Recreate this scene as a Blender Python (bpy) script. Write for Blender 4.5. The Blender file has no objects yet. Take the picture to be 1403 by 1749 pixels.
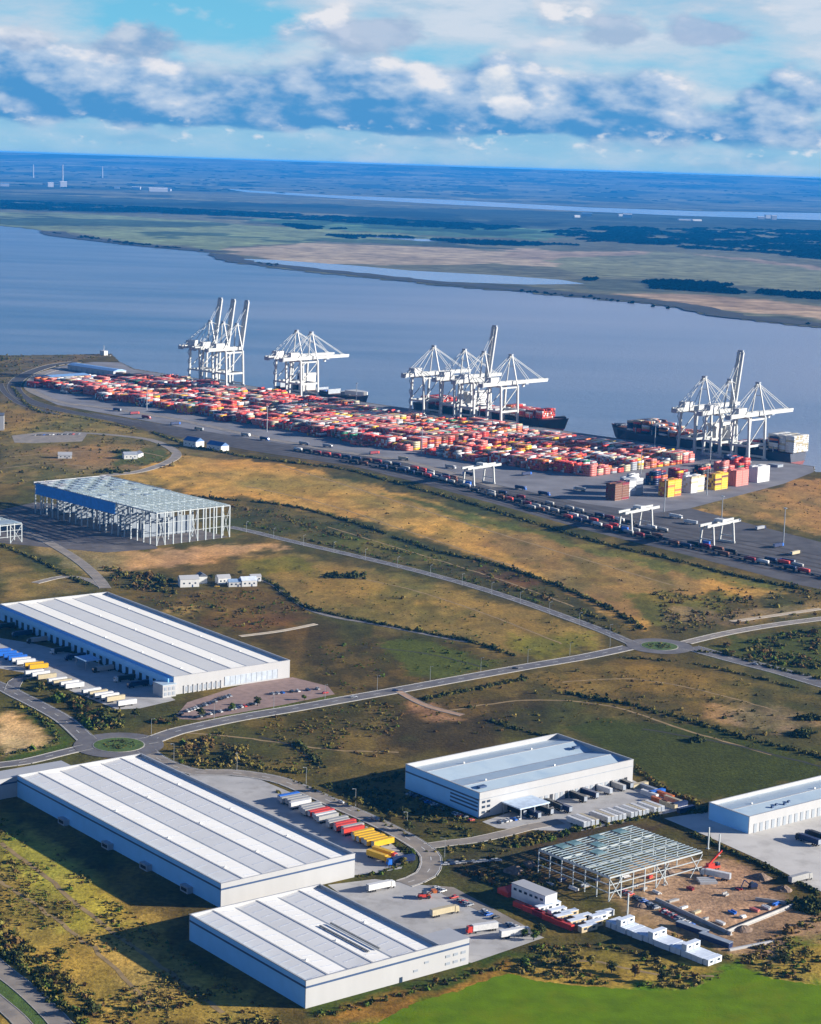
import bpy, math, random
import numpy as np
from mathutils import Matrix, Vector
random.seed(7); np.random.seed(7)
SC = bpy.context.scene
COL = SC.collection
R = math.radians

# ------------------------------------------------------------------ camera
EYE, FPX, PITCH, ROLL = 350.0, 3500.0, R(9.6273), R(1.837)
PW, PH = 1403.0, 1749.0
cam = bpy.data.cameras.new('camera'); camo = bpy.data.objects.new('camera', cam); COL.objects.link(camo)
cam.sensor_fit = 'HORIZONTAL'; cam.sensor_width = 36.0; cam.lens = 36.0*FPX/PW
cam.clip_start = 1.0; cam.clip_end = 200000.0
camo.matrix_world = Matrix.Translation((0, 0, EYE)) @ Matrix.Rotation(math.pi/2-PITCH, 4, 'X') @ Matrix.Rotation(ROLL, 4, 'Z')
SC.camera = camo

# ------------------------------------------------------------------ exposure, sun
EXPO = 1.1
SUN_EL, SUN_AZ = R(16.0), R(90.0)          # azimuth measured clockwise from +Y: the sun stands to the right
SC.view_settings.view_transform = 'Standard'; SC.view_settings.look = 'None'
SC.view_settings.exposure = EXPO; SC.view_settings.gamma = 1.0
SC.view_settings.use_curve_mapping = False
sl = bpy.data.lights.new('sun', 'SUN'); sl.energy = 5.0; sl.angle = R(0.53); sl.color = (1.0, 0.925, 0.82)
so = bpy.data.objects.new('sun', sl); COL.objects.link(so); so.location = (600, 0, 900)
sdir = Vector((math.cos(SUN_EL)*math.sin(SUN_AZ), math.cos(SUN_EL)*math.cos(SUN_AZ), math.sin(SUN_EL)))
so.rotation_euler = sdir.to_track_quat('Z', 'Y').to_euler()
SC.cycles.use_denoising = True
SC.cycles.max_bounces = 6; SC.cycles.volume_bounces = 1
SC.cycles.sample_clamp_indirect = 4.0

def lin(c):
    c = c/255.0
    return c/12.92 if c <= 0.04045 else ((c+0.055)/1.055)**2.4
def srgb(r, g, b): return (lin(r), lin(g), lin(b))

# ------------------------------------------------------------------ sky
W = bpy.data.worlds.new('World'); SC.world = W; W.use_nodes = True
W.cycles.sampling_method = 'MANUAL'; W.cycles.sample_map_resolution = 256
nt = W.node_tree; nt.nodes.clear()
def M(op, a, b=None, c=None, clamp=False):
    n = nt.nodes.new('ShaderNodeMath'); n.operation = op; n.use_clamp = clamp
    for i, v in enumerate((a, b, c)):
        if v is None: continue
        if isinstance(v, (int, float)): n.inputs[i].default_value = v
        else: nt.links.new(v, n.inputs[i])
    return n.outputs[0]
def comb(x, y, z=0.0):
    n = nt.nodes.new('ShaderNodeCombineXYZ')
    for i, v in enumerate((x, y, z)):
        if isinstance(v, (int, float)): n.inputs[i].default_value = v
        else: nt.links.new(v, n.inputs[i])
    return n.outputs[0]
def noise(vec, scale, detail=6.0, rough=0.55, dist=0.0):
    n = nt.nodes.new('ShaderNodeTexNoise'); n.inputs['Scale'].default_value = scale
    n.inputs['Detail'].default_value = detail; n.inputs['Roughness'].default_value = rough
    n.inputs['Distortion'].default_value = dist
    nt.links.new(vec, n.inputs['Vector']); return n.outputs[0]
def sstep(v, lo, hi, o0=0.0, o1=1.0):
    n = nt.nodes.new('ShaderNodeMapRange'); n.interpolation_type = 'SMOOTHSTEP'
    nt.links.new(v, n.inputs[0])
    for i, x in zip((1, 2, 3, 4), (lo, hi, o0, o1)): n.inputs[i].default_value = x
    return n.outputs[0]
def mixc(f, a, b):
    n = nt.nodes.new('ShaderNodeMix'); n.data_type = 'RGBA'
    if isinstance(f, (int, float)): n.inputs[0].default_value = f
    else: nt.links.new(f, n.inputs[0])
    for i, v in ((6, a), (7, b)):
        if isinstance(v, tuple): n.inputs[i].default_value = (*v, 1)
        else: nt.links.new(v, n.inputs[i])
    return n.outputs[2]
tc = nt.nodes.new('ShaderNodeTexCoord'); sep = nt.nodes.new('ShaderNodeSeparateXYZ')
nt.links.new(tc.outputs['Generated'], sep.inputs[0])
U = M('MULTIPLY', M('ARCTAN2', sep.outputs[0], sep.outputs[1]), 57.2958)     # degrees of azimuth
V = M('MULTIPLY', M('ARCSINE', sep.outputs[2]), 57.2958)                     # degrees of elevation
K = 2.0**-EXPO
def sky(r, g, b): return tuple(c*K for c in srgb(r, g, b))
st_ = nt.nodes.new('ShaderNodeTexSky'); st_.sky_type = 'NISHITA'; st_.sun_disc = False
st_.sun_elevation = SUN_EL; st_.sun_rotation = SUN_AZ; st_.ozone_density = 3.0; st_.air_density = 1.0; st_.dust_density = 0.0
bgs = nt.nodes.new('ShaderNodeBackground'); bgs.inputs[1].default_value = 0.05
tint = nt.nodes.new('ShaderNodeVectorMath'); tint.operation = 'MULTIPLY'; tint.inputs[1].default_value = (.26, .58, 1.05)
nt.links.new(st_.outputs[0], tint.inputs[0]); nt.links.new(tint.outputs[0], bgs.inputs[0])
P1 = comb(U, M('MULTIPLY', V, 2.0), 1.7)
P1s = comb(M('ADD', U, 0.42), M('ADD', M('MULTIPLY', V, 2.0), 0.46), 1.7)     # a little towards the sun and up: relief of the clouds
P2 = comb(U, M('MULTIPLY', V, 4.0), 9.1)
nA = noise(P2, 0.16, 7, 0.6)                 # high veil
nB = noise(P1, 0.36, 7, 0.5); nBs = noise(P1s, 0.36, 7, 0.5)     # cumulus
nC = noise(comb(U, M('MULTIPLY', V, 1.8), 4.4), 1.35, 6, 0.55)     # small puffs
nD = noise(P1, 0.9, 6, 0.55); nE = noise(comb(U, M('MULTIPLY', V, 3.2), 22.0), .5, 5, .5)
def blob(u0, v0, su, sv):
    a = M('DIVIDE', M('SUBTRACT', U, u0), su); b = M('DIVIDE', M('SUBTRACT', V, v0), sv)
    r2 = M('ADD', M('MULTIPLY', a, a), M('MULTIPLY', b, b))
    return M('EXPONENT', M('MULTIPLY', r2, -1.0))
# veil, open where the photograph shows blue
hole = M('ADD', M('MULTIPLY', blob(-6.2, 3.75, 3.2, .62), .50), M('MULTIPLY', blob(0.2, 2.9, 1.6, .45), .25))
veil = sstep(M('SUBTRACT', M('ADD', nA, M('MULTIPLY', nE, .25)), hole), .34, .70)
veil = M('MULTIPLY', veil, .92)
thin = sstep(V, .3, 14.0, .96, 0.0)          # bright thin haze low in the sky
relief = M('SUBTRACT', nB, nBs)
veil_c = mixc(sstep(M('ADD', M('MULTIPLY', nE, .5), M('ADD', M('MULTIPLY', nD, .3), M('MULTIPLY', V, .13))), .45, .85), sky(146, 198, 230), sky(216, 224, 237))
thin_c = mixc(sstep(V, .2, 4.0), mixc(sstep(M('ADD', M('MULTIPLY', nE, .7), M('MULTIPLY', nD, .3)), .38, .62), sky(134, 186, 224), sky(196, 212, 232)), sky(122, 204, 238))
# cumulus band over the far shore
prof = M('MULTIPLY', sstep(M('ADD', V, M('MULTIPLY', nE, .5)), .85, 1.35), sstep(V, 1.7, 3.6, 1.0, 0.0))
bandn = M('ADD', M('SUBTRACT', nB, .56), M('MULTIPLY', prof, .26))
extra = M('MULTIPLY', M('ADD', blob(-3.5, 1.6, 5.0, .8), blob(5.0, 1.7, 2.2, .7)), .10)
band = M('MULTIPLY', sstep(M('ADD', bandn, extra), .0, .13), sstep(M('ADD', V, M('MULTIPLY', nE, .5)), .75, 1.2))
bt = M('ADD', M('MULTIPLY', relief, 4.2), M('ADD', M('MULTIPLY', M('SUBTRACT', V, .9), .30), M('ADD', M('MULTIPLY', M('SUBTRACT', nD, .5), .5), M('MULTIPLY', M('SUBTRACT', nE, .5), .6))))
bandt = sstep(bt, -.15, .80)
band_c = mixc(bandt, sky(78, 150, 208), sky(184, 205, 230))
band_c = mixc(sstep(bt, .60, 1.05), band_c, sky(230, 232, 239))
# single clouds
def cloud(u0, v0, su, sv, c0, c1, prev_f, prev_c, k=.55):
    b = blob(u0, v0, su, sv)
    m = sstep(M('ADD', b, M('ADD', M('MULTIPLY', M('SUBTRACT', nD, .5), k*1.9), M('MULTIPLY', M('SUBTRACT', nC, .5), .5))), .34, .72)
    sh = sstep(M('ADD', M('MULTIPLY', relief, 4.0), M('ADD', M('MULTIPLY', M('SUBTRACT', nD, .5), 1.2), M('DIVIDE', M('SUBTRACT', V, v0), sv*2.2))), -.45, .55)
    m = M('MULTIPLY', m, .9)
    return M('MAXIMUM', prev_f, m), mixc(m, prev_c, mixc(sh, c0, c1))
low = sstep(nC, .55, .70); low = M('MULTIPLY', low, M('MULTIPLY', sstep(V, .2, .5), sstep(V, .9, 1.3, 1, 0)))
cf, cc = M('MAXIMUM', M('MAXIMUM', veil, thin), band), mixc(band, mixc(veil, thin_c, veil_c), band_c)
cc = mixc(M('MULTIPLY', low, .75), cc, sky(226, 231, 240)); cf = M('MAXIMUM', cf, low)
for a in ((-7.9, 3.05, 1.5, .6, (126, 166, 210), (206, 214, 230)), (-1.5, 3.45, 1.7, .6, (160, 184, 216), (186, 202, 226)),
          (5.0, 3.75, 1.2, .5, (164, 188, 218), (192, 206, 228)), (7.5, 3.8, 1.3, .5, (166, 188, 220), (190, 204, 228)),
          (2.0, 2.25, .75, .62, (176, 200, 226), (240, 240, 242)), (2.5, 1.65, .7, .42, (190, 208, 230), (240, 240, 244)),
          (-10.8, 3.0, 1.0, .42, (140, 172, 210), (206, 216, 232))):
    cf, cc = cloud(a[0], a[1], a[2], a[3], sky(*a[4]), sky(*a[5]), cf, cc)
cf = M('MULTIPLY', cf, sstep(V, 6.0, 24.0, 1.0, .03))  # cloud cover thinned overhead, out of view, to weaken the fill light
bgc = nt.nodes.new('ShaderNodeBackground'); nt.links.new(cc, bgc.inputs[0]); bgc.inputs[1].default_value = 1.0
mx = nt.nodes.new('ShaderNodeMixShader'); nt.links.new(cf, mx.inputs[0]); nt.links.new(bgs.outputs[0], mx.inputs[1]); nt.links.new(bgc.outputs[0], mx.inputs[2])
wo = nt.nodes.new('ShaderNodeOutputWorld'); nt.links.new(mx.outputs[0], wo.inputs[0])

# ------------------------------------------------------------------ helpers
CP, SP, CR, SR = math.cos(PITCH), math.sin(PITCH), math.cos(ROLL), math.sin(ROLL)
def G(px, py, z=0.0):
    """ground position (x, y) in metres of a measured map point"""
    a, b = px-PW/2, py-PH/2
    u = (a*CR+b*SR)/FPX; up = -(-a*SR+b*CR)/FPX
    t = (z-EYE)/(-SP+up*CP)
    return (u*t, (CP+up*SP)*t)
def GL(pts, z=0.0): return [G(x, y, z) for x, y in pts]
ORD = ['first', 'second', 'third', 'fourth', 'fifth', 'sixth', 'seventh', 'eighth', 'ninth', 'tenth', 'eleventh', 'twelfth', 'thirteenth',
       'fourteenth', 'fifteenth', 'sixteenth', 'seventeenth', 'eighteenth', 'nineteenth', 'twentieth', 'twenty-first', 'twenty-second',
       'twenty-third', 'twenty-fourth', 'twenty-fifth', 'twenty-sixth', 'twenty-seventh', 'twenty-eighth', 'twenty-ninth', 'thirtieth',
       'thirty-first', 'thirty-second', 'thirty-third', 'thirty-fourth', 'thirty-fifth', 'thirty-sixth']

MATS = {}
def mat(name, col, rough=.6, metal=0.0, var=.18, scale=.3, bump=0.0, bscale=2.0, spec=.4, dirt=None, stretch=None):
    """procedural paint: base colour broken up by two noises, optional stains and relief"""
    if name in MATS: return MATS[name]
    m = bpy.data.materials.new(name); m.use_nodes = True; t = m.node_tree; b = t.nodes['Principled BSDF']
    b.inputs['Roughness'].default_value = rough; b.inputs['Metallic'].default_value = metal
    b.inputs['Specular IOR Level'].default_value = spec
    tcn = t.nodes.new('ShaderNodeTexCoord'); vec = tcn.outputs['Object']
    if stretch:
        mp = t.nodes.new('ShaderNodeMapping'); mp.inputs['Scale'].default_value = stretch
        t.links.new(vec, mp.inputs['Vector']); vec = mp.outputs[0]
    n = t.nodes.new('ShaderNodeTexNoise'); n.inputs['Scale'].default_value = scale; n.inputs['Detail'].default_value = 5
    t.links.new(vec, n.inputs['Vector'])
    r = t.nodes.new('ShaderNodeMapRange'); t.links.new(n.outputs[0], r.inputs[0])
    r.inputs[1].default_value = .3; r.inputs[2].default_value = .7; r.inputs[3].default_value = 1-var; r.inputs[4].default_value = 1+var*.6
    mul = t.nodes.new('ShaderNodeVectorMath'); mul.operation = 'SCALE'
    mul.inputs[0].default_value = col[:3]; t.links.new(r.outputs[0], mul.inputs['Scale'])
    out = mul.outputs[0]
    if dirt:
        n2 = t.nodes.new('ShaderNodeTexNoise'); n2.inputs['Scale'].default_value = dirt[1]; n2.inputs['Detail'].default_value = 7; n2.inputs['Roughness'].default_value = .65
        t.links.new(vec, n2.inputs['Vector'])
        r2 = t.nodes.new('ShaderNodeMapRange'); t.links.new(n2.outputs[0], r2.inputs[0]); r2.inputs[1].default_value = .5; r2.inputs[2].default_value = .72
        mxn = t.nodes.new('ShaderNodeMix'); mxn.data_type = 'RGBA'; t.links.new(r2.outputs[0], mxn.inputs[0]); t.links.new(out, mxn.inputs[6]); mxn.inputs[7].default_value = (*dirt[0], 1)
        out = mxn.outputs[2]
    t.links.new(out, b.inputs['Base Color'])
    if bump:
        nb = t.nodes.new('ShaderNodeTexNoise'); nb.inputs['Scale'].default_value = bscale; nb.inputs['Detail'].default_value = 4
        t.links.new(tcn.outputs['Object'], nb.inputs['Vector'])
        bp = t.nodes.new('ShaderNodeBump'); bp.inputs['Strength'].default_value = 1.0; bp.inputs['Distance'].default_value = bump
        t.links.new(nb.outputs[0], bp.inputs['Height']); t.links.new(bp.outputs[0], b.inputs['Normal'])
    MATS[name] = m; return m
def S(name, r, g, b, **k): return mat(name, srgb(r, g, b), **k)

class MB:
    def __init__(s): s.v = []; s.f = []; s.m = []
    def add(s, vs, fs, m=0):
        o = len(s.v); s.v += [tuple(x) for x in vs]; s.f += [tuple(i+o for i in f) for f in fs]; s.m += [m]*len(fs); return s
    def box(s, c, d, rz=0.0, m=0, top=(1.0, 1.0)):
        ca, sa = math.cos(rz), math.sin(rz); vs = []
        for k in (0, 1):
            tx, ty = top if k else (1, 1)
            for x, y in ((-1, -1), (1, -1), (1, 1), (-1, 1)):
                X, Y = x*d[0]/2*tx, y*d[1]/2*ty
                vs.append((c[0]+X*ca-Y*sa, c[1]+X*sa+Y*ca, c[2]+k*d[2]))
        return s.add(vs, [(3, 2, 1, 0), (4, 5, 6, 7), (0, 1, 5, 4), (1, 2, 6, 5), (2, 3, 7, 6), (3, 0, 4, 7)], m)   # c is the middle of the BASE
    def beam(s, p, q, w, h=None, m=0):
        h = h or w; p, q = Vector(p), Vector(q); d = (q-p).normalized()
        up = Vector((0, 0, 1)) if abs(d.z) < .95 else Vector((1, 0, 0))
        a = d.cross(up).normalized()*w/2; b = a.cross(d).normalized()*h/2
        vs = [o+i*a+j*b for o in (p, q) for i, j in ((-1, -1), (1, -1), (1, 1), (-1, 1))]
        return s.add(vs, [(3, 2, 1, 0), (4, 5, 6, 7), (0, 1, 5, 4), (1, 2, 6, 5), (2, 3, 7, 6), (3, 0, 4, 7)], m)
    def cyl(s, c, r, h, n=10, axis='z', m=0, r2=None):
        r2 = r if r2 is None else r2; vs = []
        for k, rr in ((0, r), (1, r2)):
            for i in range(n):
                a = 2*math.pi*i/n; x, y, z = rr*math.cos(a), rr*math.sin(a), k*h
                if axis == 'x': x, y, z = z-h/2, x, y
                if axis == 'y': x, y, z = x, z-h/2, y
                vs.append((c[0]+x, c[1]+y, c[2]+z))
        fs = [tuple(range(n-1, -1, -1)), tuple(range(n, 2*n))]+[(i, (i+1) % n, n+(i+1) % n, n+i) for i in range(n)]
        return s.add(vs, fs, m)
    def prism(s, poly, z0, z1, m=0):
        n = len(poly); a = sum(poly[i][0]*poly[(i+1) % n][1]-poly[(i+1) % n][0]*poly[i][1] for i in range(n))
        if a < 0: poly = poly[::-1]
        vs = [(*p, z0) for p in poly]+[(*p, z1) for p in poly]
        return s.add(vs, [tuple(range(n-1, -1, -1)), tuple(range(n, 2*n))]+[(i, (i+1) % n, n+(i+1) % n, n+i) for i in range(n)], m)
    def mesh(s, name, mats):
        me = bpy.data.meshes.new(name); me.from_pydata(s.v, [], s.f)
        for m in (mats if isinstance(mats, (list, tuple)) else [mats]): me.materials.append(m)
        me.polygons.foreach_set('material_index', s.m); me.update(); return me
    def build(s, name, mats, parent=None, loc=(0, 0, 0), rz=0.0): return link(name, s.mesh(name, mats), parent, loc, rz)
def link(name, data, parent=None, loc=(0, 0, 0), rz=0.0):
    o = bpy.data.objects.new(name, data); COL.objects.link(o); o.location = loc; o.rotation_euler = (0, 0, rz)
    if parent: o.parent = parent
    return o
def tag(o, label=None, cat=None, group=None, kind=None):
    for k, v in (('label', label), ('category', cat), ('group', group), ('kind', kind)):
        if v: o[k] = v
    return o
def thing(name, label, cat, loc=(0, 0, 0), rz=0.0, group=None): return tag(link(name, None, None, loc, rz), label, cat, group)
KIDS = {}
def kids(o):
    return [c for c in o.children]
def copy_tree(o, parent=None):
    c = o.copy(); COL.objects.link(c)
    if parent: c.parent = parent
    for ch in kids(o): copy_tree(ch, c)
    return c
class Proto:
    """the first placing uses the model itself, later ones copy it with its parts"""
    def __init__(s, root): s.root = root; s.used = False
    def put(s, loc, rz, label, group=None):
        o = s.root if not s.used else copy_tree(s.root)
        s.used = True; o.location = loc; o.rotation_euler = (0, 0, rz); o['label'] = label
        if group: o['group'] = group
        return o
def npmesh(name, verts, faces, mats, mi=None, smooth=False):
    """fast mesh of equal-sized polygons from numpy arrays"""
    me = bpy.data.meshes.new(name); nv, (nf, k) = len(verts), faces.shape
    me.vertices.add(nv); me.vertices.foreach_set('co', np.ascontiguousarray(verts, dtype=np.float32).ravel())
    me.loops.add(nf*k); me.loops.foreach_set('vertex_index', np.ascontiguousarray(faces, dtype=np.int32).ravel())
    me.polygons.add(nf); me.polygons.foreach_set('loop_start', np.arange(0, nf*k, k, dtype=np.int32))
    for m in (mats if isinstance(mats, (list, tuple)) else [mats]): me.materials.append(m)
    if mi is not None: me.polygons.foreach_set('material_index', np.asarray(mi, dtype=np.int32))
    me.update(calc_edges=True)
    if smooth: me.polygons.foreach_set('use_smooth', np.ones(nf, dtype=bool))
    me.validate(); return me
def inpoly(x, y, poly):
    r = np.zeros(x.shape, bool); n = len(poly)
    for i in range(n):
        x0, y0 = poly[i]; x1, y1 = poly[(i+1) % n]
        c = ((y0 > y) != (y1 > y))
        if y1 != y0: r ^= c & (x < (x1-x0)*(y-y0)/(y1-y0)+x0)
    return r
def vnoise(x, y, seed):
    rs = np.random.RandomState(seed); t = rs.rand(256, 256)
    xi, yi = np.floor(x).astype(int), np.floor(y).astype(int); fx, fy = x-xi, y-yi
    fx, fy = fx*fx*(3-2*fx), fy*fy*(3-2*fy); g = lambda a, b: t[a % 256, b % 256]
    return (g(xi, yi)*(1-fx)+g(xi+1, yi)*fx)*(1-fy)+(g(xi, yi+1)*(1-fx)+g(xi+1, yi+1)*fx)*fy
def fbm(x, y, seed, o=4):
    r = 0; a = .5
    for k in range(o): r = r+a*vnoise(x, y, seed+k); x, y, a = x*2.03, y*2.03, a*.5
    return r/(1-.5**o)
def sheet(name, pts, z, material, kind='structure', thick=.0):
    mb = MB(); n = len(pts); a = sum(pts[i][0]*pts[(i+1) % n][1]-pts[(i+1) % n][0]*pts[i][1] for i in range(n))
    if a < 0: pts = pts[::-1]
    if thick: mb.prism(pts, z-thick, z)
    else: mb.add([(*p, z) for p in pts], [tuple(range(n))])
    return tag(mb.build(name, material), kind=kind)
def smooth_line(pts, step=8.0):
    P = [Vector((*p, 0)) for p in pts]; out = []
    for i in range(len(P)-1):
        p0 = P[max(i-1, 0)]; p1 = P[i]; p2 = P[i+1]; p3 = P[min(i+2, len(P)-1)]
        n = max(2, int((p2-p1).length/step))
        for k in range(n):
            t = k/n
            out.append(.5*((2*p1)+(p2-p0)*t+(2*p0-5*p1+4*p2-p3)*t*t+(3*p1-p0-3*p2+p3)*t**3))
    out.append(P[-1]); return out
def ribbon(mb, line, w, z, m=0, off=0.0):
    L = line; vs = []
    for i, p in enumerate(L):
        d = (L[min(i+1, len(L)-1)]-L[max(i-1, 0)]).normalized(); nrm = Vector((-d.y, d.x, 0))
        for s in (-.5, .5): q = p+nrm*(w*s+off); vs.append((q.x, q.y, z))
    fs = [(2*i, 2*i+2, 2*i+3, 2*i+1) for i in range(len(L)-1)]
    mb.add(vs, [f[::-1] for f in fs], m)

# ------------------------------------------------------------------ port axes: s along the quay, t inland
QA, QB = G(300, 641), G(1390, 797)
QL = math.hypot(QB[0]-QA[0], QB[1]-QA[1]); QX = ((QB[0]-QA[0])/QL, (QB[1]-QA[1])/QL); QN = (QX[1], -QX[0])
QYAW = math.atan2(QX[1], QX[0])
def ST(s, t): return (QA[0]+QX[0]*s+QN[0]*t, QA[1]+QX[1]*s+QN[1]*t)

# ------------------------------------------------------------------ land
WATER_Z, FAR_Z = -5.0, -3.5
ALB = 1.32
# zones of the near land: polygon, colour, strength, colour drift
BASE = (88, 80, 42)
Z = []
def zone(col, pts, k=1.0): Z.append((GL(pts), np.array(srgb(*col)), k))
zone((112, 98, 62), [(0, 690), (170, 712), (330, 760), (420, 780), (300, 800), (200, 812), (80, 818), (0, 830)])
zone((126, 104, 74), [(60, 770), (180, 758), (300, 770), (270, 800), (120, 800)])
zone((84, 92, 44), [(200, 768), (285, 765), (290, 790), (190, 795)])
zone((122, 104, 60), [(0, 690), (60, 700), (180, 720), (240, 740), (140, 742), (0, 745)])
zone((164, 126, 68), [(190, 815), (300, 778), (480, 792), (690, 842), (860, 890), (1010, 930), (1340, 1003), (1250, 1022), (1100, 1075), (980, 1012), (860, 962), (640, 892), (480, 858), (330, 842)])
zone((138, 108, 66), [(800, 900), (1010, 935), (1200, 985), (1180, 1020), (1080, 1060), (960, 1000), (850, 940)])
zone((104, 102, 48), [(640, 838), (860, 890), (1010, 930), (1340, 1003), (1250, 1000), (1050, 955), (860, 905), (700, 862)])
zone((104, 100, 44), [(1060, 1010), (1260, 1015), (1240, 1050), (1110, 1070)])
zone((78, 76, 44), [(390, 858), (480, 862), (640, 900), (860, 968), (980, 1018), (1090, 1080), (1040, 1070), (880, 1015), (700, 965), (500, 918), (390, 895)])
zone((92, 92, 40), [(560, 905), (760, 950), (740, 960), (560, 925)])
zone((96, 66, 48), [(820, 968), (930, 995), (900, 1005), (810, 980)], .8)
zone((126, 106, 58), [(400, 950), (520, 945), (700, 985), (900, 1040), (1040, 1090), (1030, 1110), (880, 1125), (740, 1085), (540, 1045), (470, 1000)])
zone((112, 104, 40), [(400, 955), (520, 950), (540, 970), (430, 985)])
zone((116, 110, 42), [(860, 1080), (1020, 1085), (1030, 1108), (900, 1122)])
zone((76, 68, 36), [(420, 1090), (540, 1055), (700, 1085), (880, 1128), (760, 1160), (600, 1190), (540, 1180), (500, 1130)])
zone((84, 92, 34), [(650, 1090), (720, 1095), (870, 1132), (760, 1160), (700, 1150), (660, 1110)])
zone((98, 80, 42), [(230, 1020), (330, 1008), (440, 1005), (540, 1048), (420, 1088), (380, 1070)])
zone((104, 76, 44), [(340, 1062), (500, 1045), (540, 1050), (420, 1080)], .8)
zone((164, 132, 84), [(285, 1038), (335, 1036), (330, 1050), (290, 1048)], .9)
zone((88, 80, 42), [(700, 1195), (900, 1150), (1060, 1125), (1180, 1135), (1403, 1185), (1403, 1330), (1090, 1270), (950, 1240), (760, 1290), (600, 1330), (480, 1300), (300, 1290), (420, 1245)])
zone((112, 94, 48), [(900, 1150), (1060, 1128), (1180, 1138), (1300, 1170), (1280, 1200), (1100, 1180), (960, 1185)])
zone((138, 112, 88), [(1210, 1205), (1330, 1200), (1380, 1225), (1403, 1240), (1300, 1245), (1220, 1235)], .9)
zone((70, 78, 28), [(960, 1240), (1100, 1228), (1240, 1250), (1403, 1292), (1403, 1325), (1230, 1368), (1150, 1360), (1085, 1310)])
zone((78, 68, 40), [(700, 1210), (900, 1180), (960, 1240), (760, 1290), (640, 1290)])
zone((140, 108, 84), [(690, 1190), (760, 1213), (810, 1230), (740, 1235), (700, 1205)], .9)
zone((76, 72, 32), [(440, 1210), (700, 1190), (700, 1200), (500, 1250), (420, 1250)])
zone((136, 118, 58), [(0, 1380), (60, 1420), (140, 1490), (260, 1570), (330, 1660), (480, 1740), (480, 1760), (0, 1760)])
zone((140, 132, 56), [(0, 1400), (90, 1450), (180, 1530), (240, 1580), (120, 1580), (40, 1500), (0, 1480)])
zone((156, 132, 78), [(130, 1590), (240, 1610), (330, 1700), (250, 1720), (180, 1650)], .7)
zone((82, 118, 4), [(600, 1765), (700, 1715), (780, 1690), (870, 1660), (905, 1672), (1010, 1684), (1170, 1690), (1235, 1660), (1270, 1652), (1310, 1668), (1403, 1682), (1480, 1690), (1480, 1765)])
zone((136, 98, 40), [(540, 1745), (700, 1690), (860, 1650), (880, 1662), (780, 1692), (640, 1745)], .9)
zone((66, 82, 26), [(530, 1724), (800, 1648), (940, 1606), (960, 1615), (870, 1650), (690, 1700), (540, 1745)])
zone((134, 116, 54), [(870, 1658), (930, 1610), (1040, 1612), (1240, 1664), (1170, 1690), (1010, 1684), (905, 1670)])
zone((136, 120, 56), [(1270, 1640), (1403, 1590), (1480, 1580), (1480, 1690), (1320, 1675)])
zone((96, 110, 40), [(1240, 1655), (1403, 1610), (1403, 1590), (1280, 1630)], .8)
zone((140, 116, 98), [(1010, 1510), (1100, 1470), (1250, 1470), (1403, 1560), (1403, 1590), (1270, 1640), (1150, 1600), (1040, 1545)])
zone((158, 128, 108), [(1080, 1500), (1180, 1475), (1260, 1490), (1350, 1550), (1250, 1595), (1100, 1540)])
zone((84, 70, 52), [(760, 1465), (900, 1425), (1000, 1410), (1130, 1392), (1000, 1500), (880, 1520), (790, 1500)])
zone((158, 126, 96), [(150, 975), (200, 945), (300, 940), (470, 925), (490, 935), (300, 965), (190, 985)])
zone((150, 122, 92), [(60, 925), (160, 930), (250, 940), (170, 985), (110, 965)], .9)
zone((120, 100, 62), [(0, 960), (100, 985), (170, 1005), (0, 1025)])
zone((146, 112, 70), [(1175, 872), (1240, 850), (1330, 828), (1403, 815), (1480, 810), (1480, 940), (1403, 915), (1270, 884)])
zone((176, 146, 116), [(0, 1210), (40, 1233), (75, 1258), (60, 1275), (0, 1290)])
zone((72, 92, 28), [(0, 1290), (60, 1277), (90, 1262), (60, 1230), (20, 1203), (60, 1215), (112, 1255), (100, 1278), (0, 1303)])
zone((138, 114, 88), [(1120, 1045), (1200, 1042), (1240, 1055), (1330, 1030), (1403, 1025), (1403, 1040), (1260, 1070), (1140, 1062)], .7)
zone((80, 86, 34), [(1200, 1112), (1250, 1090), (1403, 1075), (1403, 1150), (1280, 1128)])
zone((84, 96, 34), [(330, 1236), (460, 1206), (560, 1190), (600, 1185), (560, 1196), (440, 1222), (300, 1243)])
zone((96, 88, 74), [(0, 605), (200, 605), (120, 622), (40, 645), (25, 665), (60, 690), (140, 708), (60, 702), (0, 685)])

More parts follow.
